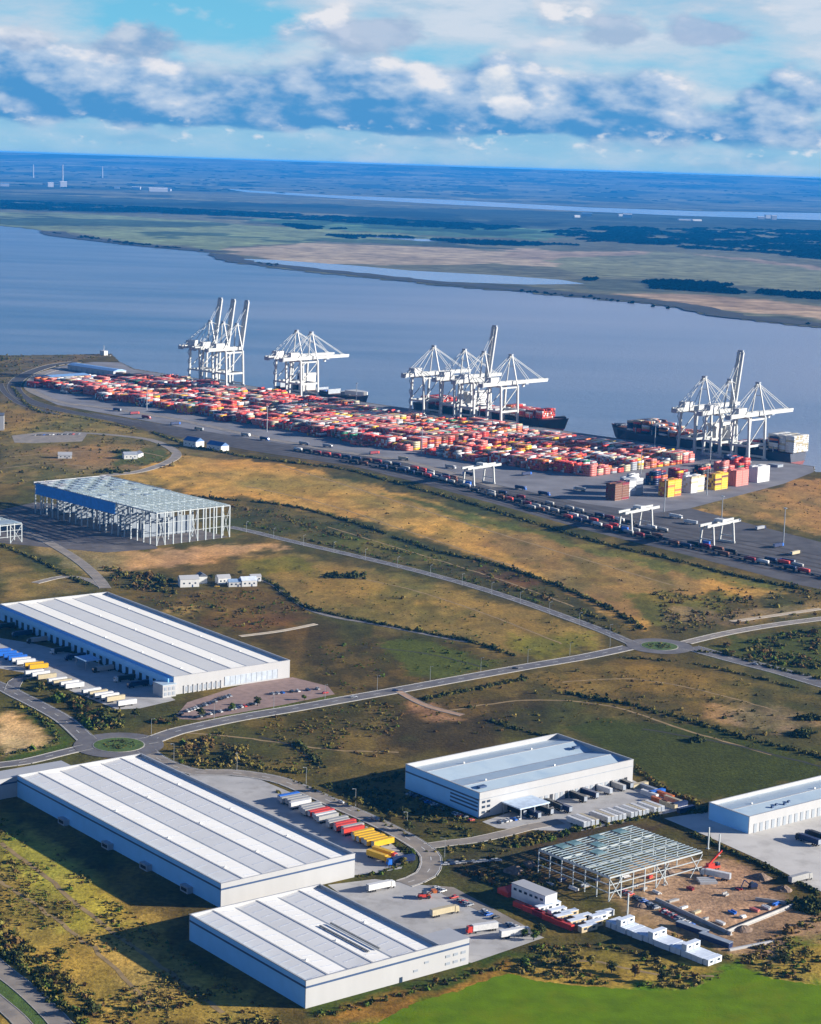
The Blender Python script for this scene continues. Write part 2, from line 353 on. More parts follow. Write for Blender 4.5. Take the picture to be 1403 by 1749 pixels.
land_poly = [(-1600, 100), (1700, 100), (1700, 1900), (760, 2330), (560, 2420), G(1392, 806), QB, QA, G(230, 630), G(205, 618), G(190, 604), G(90, 606), G(0, 606.5), (-1600, 3700)]
xs = np.unique(np.concatenate([np.arange(-1600, -640, 16.), np.arange(-640, 560, 3.5), np.arange(560, 1700, 16.)]))
ys = np.unique(np.concatenate([np.arange(100, 740, 20.), np.arange(740, 1750, 3.), np.arange(1750, 3740, 6.)]))
XX, YY = np.meshgrid(xs, ys)
def zone_colour(X, Y):
    acc = 0
    n1 = fbm(X/7, Y/15, 21); n2 = fbm(X/34, Y/60, 31); n3 = fbm(X/90, Y/160, 41); n4 = fbm(X/16, Y/34, 51)
    for j in range(4):                                   # four differently warped outlines averaged: ragged, soft borders
        wx = (fbm(X/22, Y/40, 3)-.5)*24+(fbm(X/6, Y/10, 103+j*7)-.5)*(10+12*n2); wy = (fbm(X/22, Y/40, 13)-.5)*44+(fbm(X/6, Y/10, 203+j*7)-.5)*(20+26*n2)
        ax = wx*(.4+Y/2600); ay = wy*(.4+Y/2000)
        C = np.zeros(X.shape+(3,))+np.array(srgb(*BASE))
        for poly, c, k in Z:
            m = inpoly(X+ax, Y+ay, poly); C[m] = C[m]*(1-k)+c*k
        acc = acc+C/4
    keep = ((acc[..., 1] > 2.4*acc[..., 2])&(acc[..., 1] > acc[..., 0]))[..., None]; vv = (0.45+.50*n1+.30*n2+.32*n4)[..., None]; C = acc*np.where(keep, .85+.15*vv, vv)
    tan_ = np.array(srgb(146, 116, 66)); gr = np.array(srgb(72, 84, 34))
    w = np.clip((n4*.7+n2*.3-.55)*4, 0, .18)[..., None]; v = np.clip((.45-n4*.5-n3*.5)*5, 0, .30)[..., None]
    C = C*(1-w*(1-keep))+tan_*w*(1-keep); v = v*(1-keep*.8); C = C*(1-v)+gr*(.5+n1)[..., None]*v
    d = np.clip((n2-.5)*2.6, -1, 1)[..., None]*(1-keep*.7); e = np.clip((n3-.5)*2.6, -1, 1)[..., None]*(1-keep*.7)
    lum = (C@np.array([.3, .55, .15]))[..., None]; C = C*np.clip((np.maximum(lum, 1e-4)/.19)**.38, .3, 1.15)*np.array([1.0, .96, .72])
    return C*(1+d*np.array([.16, .05, -.12])+e*np.array([.10, -.04, -.06]))
CC = zone_colour(XX, YY)
ny, nx = XX.shape
idx = np.arange(ny*nx).reshape(ny, nx)
quads = np.stack([idx[:-1, :-1], idx[:-1, 1:], idx[1:, 1:], idx[1:, :-1]], -1).reshape(-1, 4)
cxs = (XX[:-1, :-1]+XX[1:, 1:])/2; cys = (YY[:-1, :-1]+YY[1:, 1:])/2
quads = quads[inpoly(cxs, cys, land_poly).ravel()]
used = np.unique(quads); remap = -np.ones(ny*nx, int); remap[used] = np.arange(len(used)); quads = remap[quads]
gv = np.stack([XX.ravel()[used], YY.ravel()[used], np.zeros(len(used))], 1); gc = CC.reshape(-1, 3)[used]

def earth_mat(name, bump=.35, vs=(.35, .06), k=1.0):
    m = bpy.data.materials.new(name); m.use_nodes = True; t = m.node_tree; b = t.nodes['Principled BSDF']
    b.inputs['Roughness'].default_value = .95; b.inputs['Specular IOR Level'].default_value = .1
    at = t.nodes.new('ShaderNodeAttribute'); at.attribute_name = 'soil'
    ge = t.nodes.new('ShaderNodeNewGeometry'); sc_ = None
    col = at.outputs['Color']
    for s, lo, hi in ((vs[0], .55, 1.4), (vs[1], .75, 1.25)):
        n = t.nodes.new('ShaderNodeTexNoise'); n.inputs['Scale'].default_value = s; n.inputs['Detail'].default_value = 6; n.inputs['Roughness'].default_value = .65
        t.links.new(ge.outputs['Position'], n.inputs['Vector'])
        r = t.nodes.new('ShaderNodeMapRange'); t.links.new(n.outputs[0], r.inputs[0]); r.inputs[1].default_value = .3; r.inputs[2].default_value = .7; r.inputs[3].default_value = lo*k; r.inputs[4].default_value = hi*k
        mu = t.nodes.new('ShaderNodeVectorMath'); mu.operation = 'SCALE'; t.links.new(col, mu.inputs[0]); t.links.new(r.outputs[0], mu.inputs['Scale']); col = mu.outputs[0]; k = 1.0
    t.links.new(col, b.inputs['Base Color'])
    if bump:
        nb = t.nodes.new('ShaderNodeTexNoise'); nb.inputs['Scale'].default_value = vs[0]*1.6; nb.inputs['Detail'].default_value = 5
        t.links.new(ge.outputs['Position'], nb.inputs['Vector'])
        bp = t.nodes.new('ShaderNodeBump'); bp.inputs['Distance'].default_value = bump; t.links.new(nb.outputs[0], bp.inputs['Height']); t.links.new(bp.outputs[0], b.inputs['Normal'])
    return m
def colour_attr(me, c):
    a = me.color_attributes.new('soil', 'FLOAT_COLOR', 'POINT')
    a.data.foreach_set('color', np.concatenate([c*ALB, np.ones((len(c), 1))], 1).astype(np.float32).ravel())
me = npmesh('ground', gv, quads, earth_mat('earth')); colour_attr(me, gc)
tag(link('ground', me), kind='structure')

# river: one sheet to the horizon
wm = bpy.data.materials.new('river_water'); wm.use_nodes = True; t = wm.node_tree; b = t.nodes['Principled BSDF']
b.inputs['Roughness'].default_value = .28; b.inputs['IOR'].default_value = 1.33; b.inputs['Specular IOR Level'].default_value = .5
ge = t.nodes.new('ShaderNodeNewGeometry')
mp = t.nodes.new('ShaderNodeMapping'); mp.inputs['Rotation'].default_value = (0, 0, -QYAW+R(8)); mp.inputs['Scale'].default_value = (.0011, .006, 1)
t.links.new(ge.outputs['Position'], mp.inputs[0])
n = t.nodes.new('ShaderNodeTexNoise'); n.inputs['Scale'].default_value = 1.0; n.inputs['Detail'].default_value = 6; t.links.new(mp.outputs[0], n.inputs['Vector'])
cr = t.nodes.new('ShaderNodeValToRGB'); cr.color_ramp.elements[0].position = .34; cr.color_ramp.elements[1].position = .68
cr.color_ramp.elements[0].color = (.030, .118, .225, 1); cr.color_ramp.elements[1].color = (.14, .21, .305, 1)
t.links.new(n.outputs[0], cr.inputs[0])
mp2 = t.nodes.new('ShaderNodeMapping'); mp2.inputs['Rotation'].default_value = (0, 0, -QYAW); mp2.inputs['Scale'].default_value = (.00035, .0011, 1); mp2.inputs['Location'].default_value = (.35, .1, 0)
t.links.new(ge.outputs['Position'], mp2.inputs[0])
n2 = t.nodes.new('ShaderNodeTexNoise'); n2.inputs['Scale'].default_value = 1.0; n2.inputs['Detail'].default_value = 3; t.links.new(mp2.outputs[0], n2.inputs['Vector'])
sx_ = t.nodes.new('ShaderNodeSeparateXYZ'); t.links.new(ge.outputs['Position'], sx_.inputs[0])
ax_ = t.nodes.new('ShaderNodeMath'); ax_.operation = 'MULTIPLY_ADD'; t.links.new(sx_.outputs[0], ax_.inputs[0]); ax_.inputs[1].default_value = .00034; t.links.new(n2.outputs[0], ax_.inputs[2])   # more silt downstream
r2 = t.nodes.new('ShaderNodeMapRange'); t.links.new(ax_.outputs[0], r2.inputs[0]); r2.inputs[1].default_value = .28; r2.inputs[2].default_value = .78
mw = t.nodes.new('ShaderNodeMix'); mw.data_type = 'RGBA'; t.links.new(r2.outputs[0], mw.inputs[0]); t.links.new(cr.outputs[0], mw.inputs[6]); mw.inputs[7].default_value = (.27, .30, .365, 1)
t.links.new(mw.outputs[2], b.inputs['Base Color'])
nb = t.nodes.new('ShaderNodeTexNoise'); nb.inputs['Scale'].default_value = .09; nb.inputs['Detail'].default_value = 6; nb.inputs['Roughness'].default_value = .7; t.links.new(ge.outputs['Position'], nb.inputs['Vector'])
bp = t.nodes.new('ShaderNodeBump'); bp.inputs['Distance'].default_value = 1.3; t.links.new(nb.outputs[0], bp.inputs['Height']); t.links.new(bp.outputs[0], b.inputs['Normal'])
sheet('river_water', [(-16800, -3000), (16800, -3000), (16800, 47800), (-16800, 47800)], WATER_Z, wm)

# far shore: grid with zones, rising to hills on the horizon
ZF = []
def fzone(col, pts, k=1.0): ZF.append((GL(pts, FAR_Z), np.array(srgb(*col)), k))
fz_shore = [(-260, 378), (0, 385), (70, 392), (90, 402), (250, 421), (365, 431), (372, 436), (395, 447), (480, 459), (600, 471), (750, 487), (900, 499), (1100, 517), (1250, 543), (1403, 559), (1700, 590)]
fzone((96, 96, 62), [(-400, 262), (1900, 320), (1900, 640), (-400, 640)])
fzone((52, 66, 52), [(-300, 330), (0, 330), (700, 355), (1403, 370), (1700, 380), (1700, 400), (1100, 392), (940, 398), (700, 372), (300, 352), (0, 345), (-300, 340)])
fzone((112, 128, 66), [(-300, 356), (0, 362), (180, 366), (420, 383), (600, 395), (820, 408), (700, 418), (560, 412), (430, 418), (370, 428), (240, 415), (90, 392), (-300, 378)])
fzone((70, 112, 70), [(420, 372), (700, 382), (1000, 395), (930, 410), (700, 400), (500, 388)])
fzone((160, 136, 98), [(400, 425), (560, 412), (720, 420), (880, 430), (1000, 438), (980, 455), (800, 450), (640, 452), (470, 448)])
fzone((150, 124, 92), [(880, 425), (1100, 430), (1250, 440), (1403, 455), (1403, 475), (1100, 458), (900, 448)])
fzone((112, 116, 72), [(940, 440), (1150, 430), (1403, 462), (1700, 480), (1700, 520), (1403, 498), (1150, 478), (980, 470)])
fzone((78, 86, 62), [(1000, 478), (1150, 478), (1403, 500), (1700, 530), (1700, 560), (1403, 520), (1180, 500), (1020, 494)])
fzone((164, 128, 82), [(1030, 500), (1180, 503), (1403, 524), (1700, 560), (1700, 575), (1403, 545), (1240, 530), (1100, 512)])
fzone((66, 70, 52), [(640, 468), (900, 490), (1100, 510), (1250, 535), (1403, 552), (1403, 560), (1100, 519), (750, 489)])
fxs = np.concatenate([np.arange(-16000, -3000, 180.), np.arange(-3000, 3000, 28.), np.arange(3000, 16001, 180.)])
fys = np.concatenate([np.arange(3900, 8000, 26.), np.arange(8000, 15000, 70.), np.arange(15000, 24000, 150.), np.arange(24000, 47001, 320.)])
FX, FY = np.meshgrid(fxs, fys)
wx = (fbm(FX/120, FY/260, 53)-.5)*210; wy = (fbm(FX/120, FY/260, 63)-.5)*520*(FY/9000)
FC = np.zeros(FX.shape+(3,))+np.array(srgb(84, 92, 62))
for poly, c, k in ZF:
    m_ = inpoly(FX+wx, FY+wy, poly); FC[m_] = FC[m_]*(1-k)+c*k
n1 = fbm(FX/420, FY/380, 71, 5); n2 = fbm(FX/900, FY/1300, 81)
FC = FC*(.45+.75*n1+.4*n2)[..., None]; gl = FC.mean(-1, keepdims=True); FC = FC*.62+gl*np.array([1.02, 1.0, .86])*.38
patch = fbm(FX/800, FY/1500, 91, 5); FC[(patch > .56) & (FY > 9000)] *= np.array([.32, .40, .42]); FC[FY > 13000] *= .9; st2 = fbm(FX/1500, FY/700, 191, 5); FC[(st2 > .62) & (FY > 11000)] *= np.array([1.7, 1.6, 1.5])
FH = FAR_Z+np.clip((FY-25000)/17000, 0, 1)**1.5*(324+14*fbm(FX/1700, FY/4000, 95))
shore_w = GL(fz_shore, FAR_Z)
far_poly = shore_w+[(16000, 4300), (16500, 48000), (-16500, 48000), (-16500, 12000)]
sp = lambda a: a
idx = np.arange(FX.size).reshape(FX.shape)
fq = np.stack([idx[:-1, :-1], idx[:-1, 1:], idx[1:, 1:], idx[1:, :-1]], -1).reshape(-1, 4)
ccx = (FX[:-1, :-1]+FX[1:, 1:])/2; ccy = (FY[:-1, :-1]+FY[1:, 1:])/2
jx = (fbm(ccx/60, ccy/60, 99)-.5)*60; jy = (fbm(ccx/60, ccy/60, 98)-.5)*120
fq = fq[inpoly(ccx+jx, ccy+jy, far_poly).ravel()]
used = np.unique(fq); remap = -np.ones(FX.size, int); remap[used] = np.arange(len(used)); fq = remap[fq]
fv = np.stack([FX.ravel()[used], FY.ravel()[used], FH.ravel()[used]], 1)
me = npmesh('far_shore', fv, fq, earth_mat('far_earth', 0, (.012, .003))); colour_attr(me, FC.reshape(-1, 3)[used])
tag(link('far_shore', me), kind='structure')
sw = wm.copy(); sw.name = 'shallow_sky_water'; sb = sw.node_tree.nodes['Principled BSDF']; sb.inputs['Roughness'].default_value = .12
for l_ in list(sb.inputs['Base Color'].links): sw.node_tree.links.remove(l_)
sb.inputs['Base Color'].default_value = (.26, .32, .40, 1)  # paler base colour than the river, standing in for reflected sky
# lagoon inside the sea wall, creek far behind
lagoon = [(392, 441), (470, 444), (600, 453), (700, 462), (850, 470), (960, 478), (1000, 485), (900, 486), (760, 481), (600, 465), (480, 454), (410, 446)]
sheet('lagoon_water', GL(lagoon, FAR_Z), FAR_Z+.4, sw)
sheet('creek_water', GL([(380, 322), (560, 333), (760, 341), (1000, 354), (1200, 361), (1403, 364), (1700, 380), (1700, 388), (1403, 376), (1150, 368), (1000, 361), (760, 349), (600, 340), (420, 328)], FAR_Z), FAR_Z+1.5, sw)
sheet('mudflat_water', GL([(600, 402), (720, 408), (800, 412), (720, 412)], FAR_Z), FAR_Z+.6, sw)

# dark mud bank outside the sea wall
mk_ = MB(); ln_ = smooth_line(GL([(368, 434), (384, 443), (480, 456), (600, 468), (750, 484), (900, 496), (1100, 515), (1250, 541), (1403, 557), (1550, 573)], FAR_Z), 60)
ln_ = [p_+Vector((random.gauss(0, 10), random.gauss(0, 18), 0)) for p_ in ln_]; ribbon(mk_, ln_, 105, FAR_Z+.8, off=30)
tag(mk_.build('mud_bank', S('dark_mud', 58, 58, 48, rough=.8, var=.3, scale=.01)), kind='structure')
mk_ = MB(); ln_ = smooth_line(GL([(78, 395), (95, 402), (170, 411), (250, 420), (365, 430)], FAR_Z), 80); ribbon(mk_, ln_, 120, FAR_Z+.8, off=30)
tag(mk_.build('mud_bank', MATS['dark_mud']), kind='structure')

# ------------------------------------------------------------------ haze: air of the whole place
hz = MB(); hz.box((0, 22500, -6.0), (34000, 51500, 362.0))
hm = bpy.data.materials.new('haze_air'); hm.use_nodes = True; t = hm.node_tree; t.nodes.clear()
pv = t.nodes.new('ShaderNodeVolumePrincipled'); pv.inputs['Color'].default_value = (.015, .34, .97, 1); pv.inputs['Density'].default_value = 2.6e-5
pv.inputs['Anisotropy'].default_value = 0.0
hmo = t.nodes.new('ShaderNodeOutputMaterial'); t.links.new(pv.outputs[0], hmo.inputs['Volume'])
tag(hz.build('haze', hm), kind='stuff')

# ------------------------------------------------------------------ paving, roads
m_asph = S('asphalt', 104, 102, 104, rough=.9, var=.25, scale=.12, dirt=(srgb(128, 122, 114), .05))
m_asph2 = S('worn_asphalt', 140, 132, 122, rough=.9, var=.25, scale=.12, dirt=(srgb(160, 146, 126), .06))
m_conc = S('yard_concrete', 176, 174, 170, rough=.85, var=.14, scale=.06, dirt=(srgb(146, 142, 136), .09))
m_port = S('port_paving', 128, 127, 130, rough=.9, var=.25, scale=.03, dirt=(srgb(96, 96, 102), .012))
m_rail = S('rail_ballast', 84, 82, 84, rough=.95, var=.35, scale=.05, dirt=(srgb(58, 58, 62), .03))
m_line = S('road_paint', 226, 226, 220, rough=.7, var=.15, scale=.6)
m_kerb = S('kerb_stone', 172, 168, 160, rough=.9)
m_grass = S('mown_grass', 74, 98, 30, rough=.95, var=.35, scale=.25, bump=.2, bscale=1.2)
m_pave = S('brick_paving', 150, 126, 116, rough=.9, var=.2, scale=.2)
PAVED = []
def paved(name, pts, m, z):
    PAVED.append(GL(pts)); return sheet(name, GL(pts), z, m)
paved('port_apron', [(58, 640), (100, 626), (160, 618), (206, 619), (228, 631), (300, 641.3), (1389.5, 797.3), (1391, 806), (1340, 826), (1180, 868), (1120, 876), (1000, 860), (850, 828), (700, 790), (560, 770), (420, 748), (300, 728), (180, 706), (100, 692), (62, 676), (48, 660)], m_port, .06)
paved('rail_yard', [(150, 704), (300, 728), (420, 748), (560, 770), (700, 790), (850, 828), (1000, 860), (1120, 876), (1180, 868), (1240, 884), (1403, 926), (1500, 955), (1500, 1025), (1370, 1000), (1250, 968), (1150, 942), (1000, 905), (850, 862), (720, 826), (600, 795), (480, 778), (330, 752), (230, 728)], m_rail, .03)
paved('concrete_yard', [(318, 1318), (352, 1322), (440, 1330), (540, 1372), (640, 1418), (694, 1462), (686, 1484), (640, 1492), (575, 1498), (520, 1462), (400, 1405)], m_conc, .08)
paved('concrete_yard', [(560, 1512), (640, 1502), (690, 1508), (770, 1518), (830, 1556), (930, 1602), (806, 1645), (740, 1640)], m_conc, .08)
paved('concrete_yard', [(-60, 1080), (60, 1100), (130, 1118), (262, 1172), (300, 1196), (240, 1210), (200, 1212), (120, 1180), (60, 1152), (-60, 1132)], m_conc, .08)
paved('car_park', [(296, 1228), (320, 1200), (420, 1168), (500, 1157), (560, 1172), (572, 1186), (480, 1205), (340, 1230)], m_pave, .08)
paved('concrete_yard', [(824, 1404), (870, 1388), (1080, 1332), (1118, 1352), (1180, 1380), (1120, 1394), (990, 1420), (900, 1418), (850, 1415)], m_conc, .08)
paved('concrete_yard', [(1135, 1398), (1200, 1388), (1240, 1380), (1500, 1320), (1500, 1560), (1403, 1523), (1300, 1470), (1200, 1425)], S('pale_concrete', 200, 196, 188, rough=.85, var=.1, scale=.05, dirt=(srgb(172, 168, 160), .07)), .09)
paved('car_park', [(730, 1512), (775, 1516), (905, 1586), (890, 1596), (830, 1562), (760, 1530)], m_asph2, .12)
paved('car_park', [(20, 744), (70, 738), (150, 740), (140, 754), (60, 757), (25, 756)], m_asph2, .08)
paved('site_floor', [(-40, 880), (60, 858), (190, 868), (270, 937), (180, 944), (30, 930), (-40, 925)], S('dark_slab', 92, 88, 88, rough=.9, var=.35, scale=.05, dirt=(srgb(130, 122, 112), .04)), .06)

ROADS = []
def road(pts, w, m=m_asph, z=.14, mark=True):
    z += .0022*len(ROADS); ln = smooth_line(GL(pts)); mb = MB(); ribbon(mb, ln, w, z)
    o = tag(mb.build('road', m), kind='structure'); ROADS.append((ln, w))
    if mark:
        mk = MB()
        acc = 0
        for i in range(0, len(ln)-1):
            if i % 2 == 0: ribbon(mk, [ln[i], ln[i]+(ln[i+1]-ln[i])*.6], .35, z+.03)
        for off in (-w/2+.6, w/2-.6): ribbon(mk, ln, .3, z+.03, off=off)
        tag(mk.build('road_marking', m_line), kind='structure')
    kb = MB()
    for off in (-w/2-.15, w/2+.15):
        for i in range(len(ln)-1):
            a, b = ln[i], ln[i+1]; d = (b-a).normalized(); nn = Vector((-d.y, d.x, 0))*off
            kb.beam((a+nn)+Vector((0, 0, .14)), (b+nn)+Vector((0, 0, .14)), .35, .26)
    tag(kb.build('kerb', m_kerb), kind='structure')
road([(232, 1268), (262, 1264), (300, 1250), (400, 1228), (500, 1211), (600, 1193), (680, 1179), (800, 1157), (900, 1139), (1000, 1122), (1075, 1106)], 13)
road([(1082, 1100), (1030, 1078), (960, 1052), (880, 1024), (800, 999), (700, 972), (600, 948), (500, 925), (430, 908), (392, 900)], 10)
road([(1180, 1106), (1260, 1128), (1330, 1146), (1403, 1168), (1480, 1190)], 17)
road([(1172, 1098), (1240, 1082), (1320, 1068), (1403, 1057), (1480, 1048)], 10, m_asph2)
road([(148, 1264), (110, 1230), (68, 1206), (30, 1187), (0, 1172), (-60, 1150)], 12)
road([(20, 1180), (26, 1165), (45, 1156), (75, 1150)], 9, mark=False)
road([(150, 1276), (128, 1281), (91, 1290), (46, 1301), (0, 1307), (-60, 1314)], 10)
road([(250, 1282), (280, 1302), (334, 1319), (398, 1320), (471, 1331), (522, 1350), (574, 1374), (642, 1404), (706, 1438), (736, 1464), (728, 1494), (690, 1510)], 11, m_asph2)
road([(730, 1446), (770, 1440), (813, 1435), (871, 1422), (909, 1412), (960, 1404)], 8, m_asph2, mark=False)
road([(-40, 1622), (0, 1656), (46, 1692), (93, 1737), (120, 1770)], 9, m_asph2, mark=False)
road([(-40, 1680), (0, 1714), (30, 1740), (60, 1775)], 7, m_asph2, mark=False)
road([(110, 628), (75, 637), (56, 648), (50, 663), (74, 677), (114, 689), (171, 696), (300, 716), (420, 742), (560, 768), (700, 790), (850, 832)], 14, m_asph2, mark=False)
road([(130, 618), (85, 625), (42, 641), (24, 660), (42, 681), (94, 698), (150, 709), (230, 724)], 20, S('dark_ballast', 66, 64, 66, rough=.95, var=.3, scale=.1), mark=False, z=.11)
road([(0, 655), (10, 672), (40, 692), (100, 708)], 8, MATS['dark_ballast'], mark=False, z=.1)
road([(175, 812), (235, 806), (285, 790), (302, 776), (285, 762), (250, 750), (180, 742), (110, 738)], 11, m_asph2, mark=False)
road([(430, 987), (462, 996), (492, 1018), (530, 1042), (580, 1056), (640, 1066), (740, 1086), (800, 1097)], 4, m_asph2, mark=False)
road([(540, 1066), (480, 1078), (410, 1087)], 4, S('gravel_track', 186, 168, 140, rough=.95), mark=False)
road([(682, 1181), (700, 1192), (735, 1208), (790, 1222)], 5, S('sand_track', 172, 140, 112, rough=.95), mark=False)
road([(1403, 1040), (1320, 1052), (1250, 1062)], 5, MATS['gravel_track'], mark=False)
road([(0, 880), (30, 900), (80, 925), (130, 955), (165, 985), (180, 1005)], 9, m_asph2, mark=False, z=.2)
road([(60, 996), (110, 985), (150, 990), (175, 1002)], 7, m_asph2, mark=False)
def disc(name, c, r, z, m, n=40, thick=0): return sheet(name, [(c[0]+r*math.cos(2*math.pi*i/n), c[1]+r*math.sin(2*math.pi*i/n)) for i in range(n)], z, m, thick=thick)
for px, ro, ri in (((1127, 1104), 25, 13.5), ((203, 1273), 27, 15)):
    c = G(*px); disc('road', c, ro, .235, m_asph); disc('kerb', c, ri+.6, .36, m_kerb, thick=.3)
    disc('verge', c, ri, .44, m_grass, thick=.2)
sheet('verge', [*(tuple(p[:2]) for p in [(q.x+3, q.y+4) for q in smooth_line(GL([(-40, 1655), (0, 1684), (46, 1718), (88, 1762)]))]), *[(q.x-1, q.y-6) for q in smooth_line(GL([(-40, 1655), (0, 1684), (46, 1718), (88, 1762)]))][::-1]], .1, m_grass)
# quay wall with fenders
qm = S('quay_concrete', 150, 146, 140, rough=.85, var=.25, scale=.2, dirt=(srgb(90, 88, 84), .3))
mb = MB(); mb.box((QL/2, .6, -6.5), (QL+2, 1.2, 6.75)); qw = mb.build('quay_wall', qm, None, (*QA, 0), QYAW); tag(qw, kind='structure')
# rails through the rail yard
mr = MB(); m_track = S('rail_track', 66, 58, 54, rough=.8)
rail_lines = []
for k in range(7):
    o = k*1.0
    pts = [(180+4*k, 712+k*2.0), (300, 733+k*2.4), (420, 753+k*3), (560, 775+k*3), (700, 796+k*4.0), (850, 834+k*4), (1000, 866+k*5.5), (1150, 900+k*6.0), (1403, 950+k*7), (1480, 972+k*7)]
    ln = smooth_line(GL(pts), 20); rail_lines.append(ln); ribbon(mr, ln, 2.6, .10)
tag(mr.build('rail_track', m_track), kind='structure')

# mown crop field in the near right corner
fe = smooth_line(GL([(618, 1765), (700, 1718), (780, 1693), (866, 1664), (905, 1674), (1010, 1686), (1170, 1692), (1235, 1663), (1270, 1655), (1310, 1670), (1403, 1684), (1480, 1692)]), 2)
fe = [(p.x+random.gauss(0, .35), p.y+random.gauss(0, .6)) for p in fe]
sheet('crop_field', fe+[G(1480, 1800), G(600, 1800)], .05, S('crop_green', 96, 124, 0, rough=.95, var=.26, scale=.09, spec=.1, dirt=(srgb(112, 122, 8), .035), bump=.12, bscale=.8))
# worn tracks through the fields
m_path = S('dry_track', 150, 126, 84, rough=.95, var=.35, scale=.15); m_wet = S('damp_ditch', 52, 50, 36, rough=.8, var=.3, scale=.2)
def path(pts, w, m, z=.05): 
    mb = MB(); ln = smooth_line(GL(pts), 8); ln = [p+Vector((random.gauss(0, .5), random.gauss(0, .5), 0)) for p in ln]; ribbon(mb, ln, w, z); tag(mb.build('path', m), kind='structure')
path([(480, 795), (620, 838), (800, 895), (980, 950), (1150, 1000)], 2.6, m_path); path([(420, 830), (560, 862), (720, 915), (900, 975)], 2.2, m_path)
path([(560, 900), (700, 942), (860, 992), (980, 1036)], 2.0, m_path); path([(600, 985), (720, 1012), (860, 1060), (960, 1100)], 2.0, m_path)
path([(760, 1215), (900, 1196), (1040, 1206), (1180, 1250), (1320, 1290)], 2.4, m_path); path([(320, 1252), (430, 1262), (560, 1280), (680, 1285)], 2.2, m_path); path([(440, 1258), (500, 1275), (548, 1312)], 2.5, m_wet, .06)
path([(0, 1440), (70, 1490), (150, 1560), (260, 1640), (380, 1730)], 2.6, m_path); path([(0, 1505), (80, 1560), (170, 1630), (260, 1720)], 2.2, m_path); path([(1100, 1245), (1250, 1272), (1403, 1310)], 2.5, m_wet, .06)
path([(960, 1165), (1080, 1160), (1200, 1180), (1330, 1215)], 2.0, m_path); path([(620, 1105), (720, 1115), (820, 1138)], 2.0, m_wet, .06); path([(880, 1650), (1000, 1640), (1120, 1664), (1220, 1668)], 2.0, m_path)
path([(20, 780), (120, 772), (220, 770), (280, 780)], 3, m_path); path([(0, 800), (90, 792), (170, 800)], 3, m_path)

# ------------------------------------------------------------------ warehouses
m_white = S('white_cladding', 173, 174, 175, rough=.45, var=.05, scale=.15, stretch=(1, 1, .2))
m_roof = S('roof_sheet', 240, 238, 230, rough=.5, var=.05, scale=.1, dirt=(srgb(226, 224, 216), .05))
m_roofc = S('cream_roof_sheet', 240, 237, 226, rough=.5, var=.04, scale=.1, dirt=(srgb(232, 230, 222), .05))
m_bluer = S('grey_blue_roof_sheet', 178, 196, 206, rough=.45, var=.06, scale=.1, dirt=(srgb(160, 182, 198), .06))
m_blueshade = S('blue_shade_cladding', 138, 200, 246, rough=.45, var=.05, scale=.15)  # blue cladding, part of it skylit shade painted into the colour
m_band = S('dark_blue_band', 62, 84, 118, rough=.4, var=.05)
m_light = S('rooflight_panel', 224, 226, 226, rough=.4, var=.10, scale=.5)
m_glass = S('window_glass', 46, 62, 82, rough=.1, var=.1, spec=.6)
m_door = S('dock_door', 150, 158, 166, rough=.5, var=.08)
m_ddoor = S('dark_dock_opening', 34, 38, 46, rough=.7)
m_trim = S('grey_trim', 150, 158, 168, rough=.4)
m_black = S('black_rubber', 26, 26, 28, rough=.8)
m_steel = S('galvanised_steel', 170, 176, 180, rough=.35, metal=.3, var=.1)
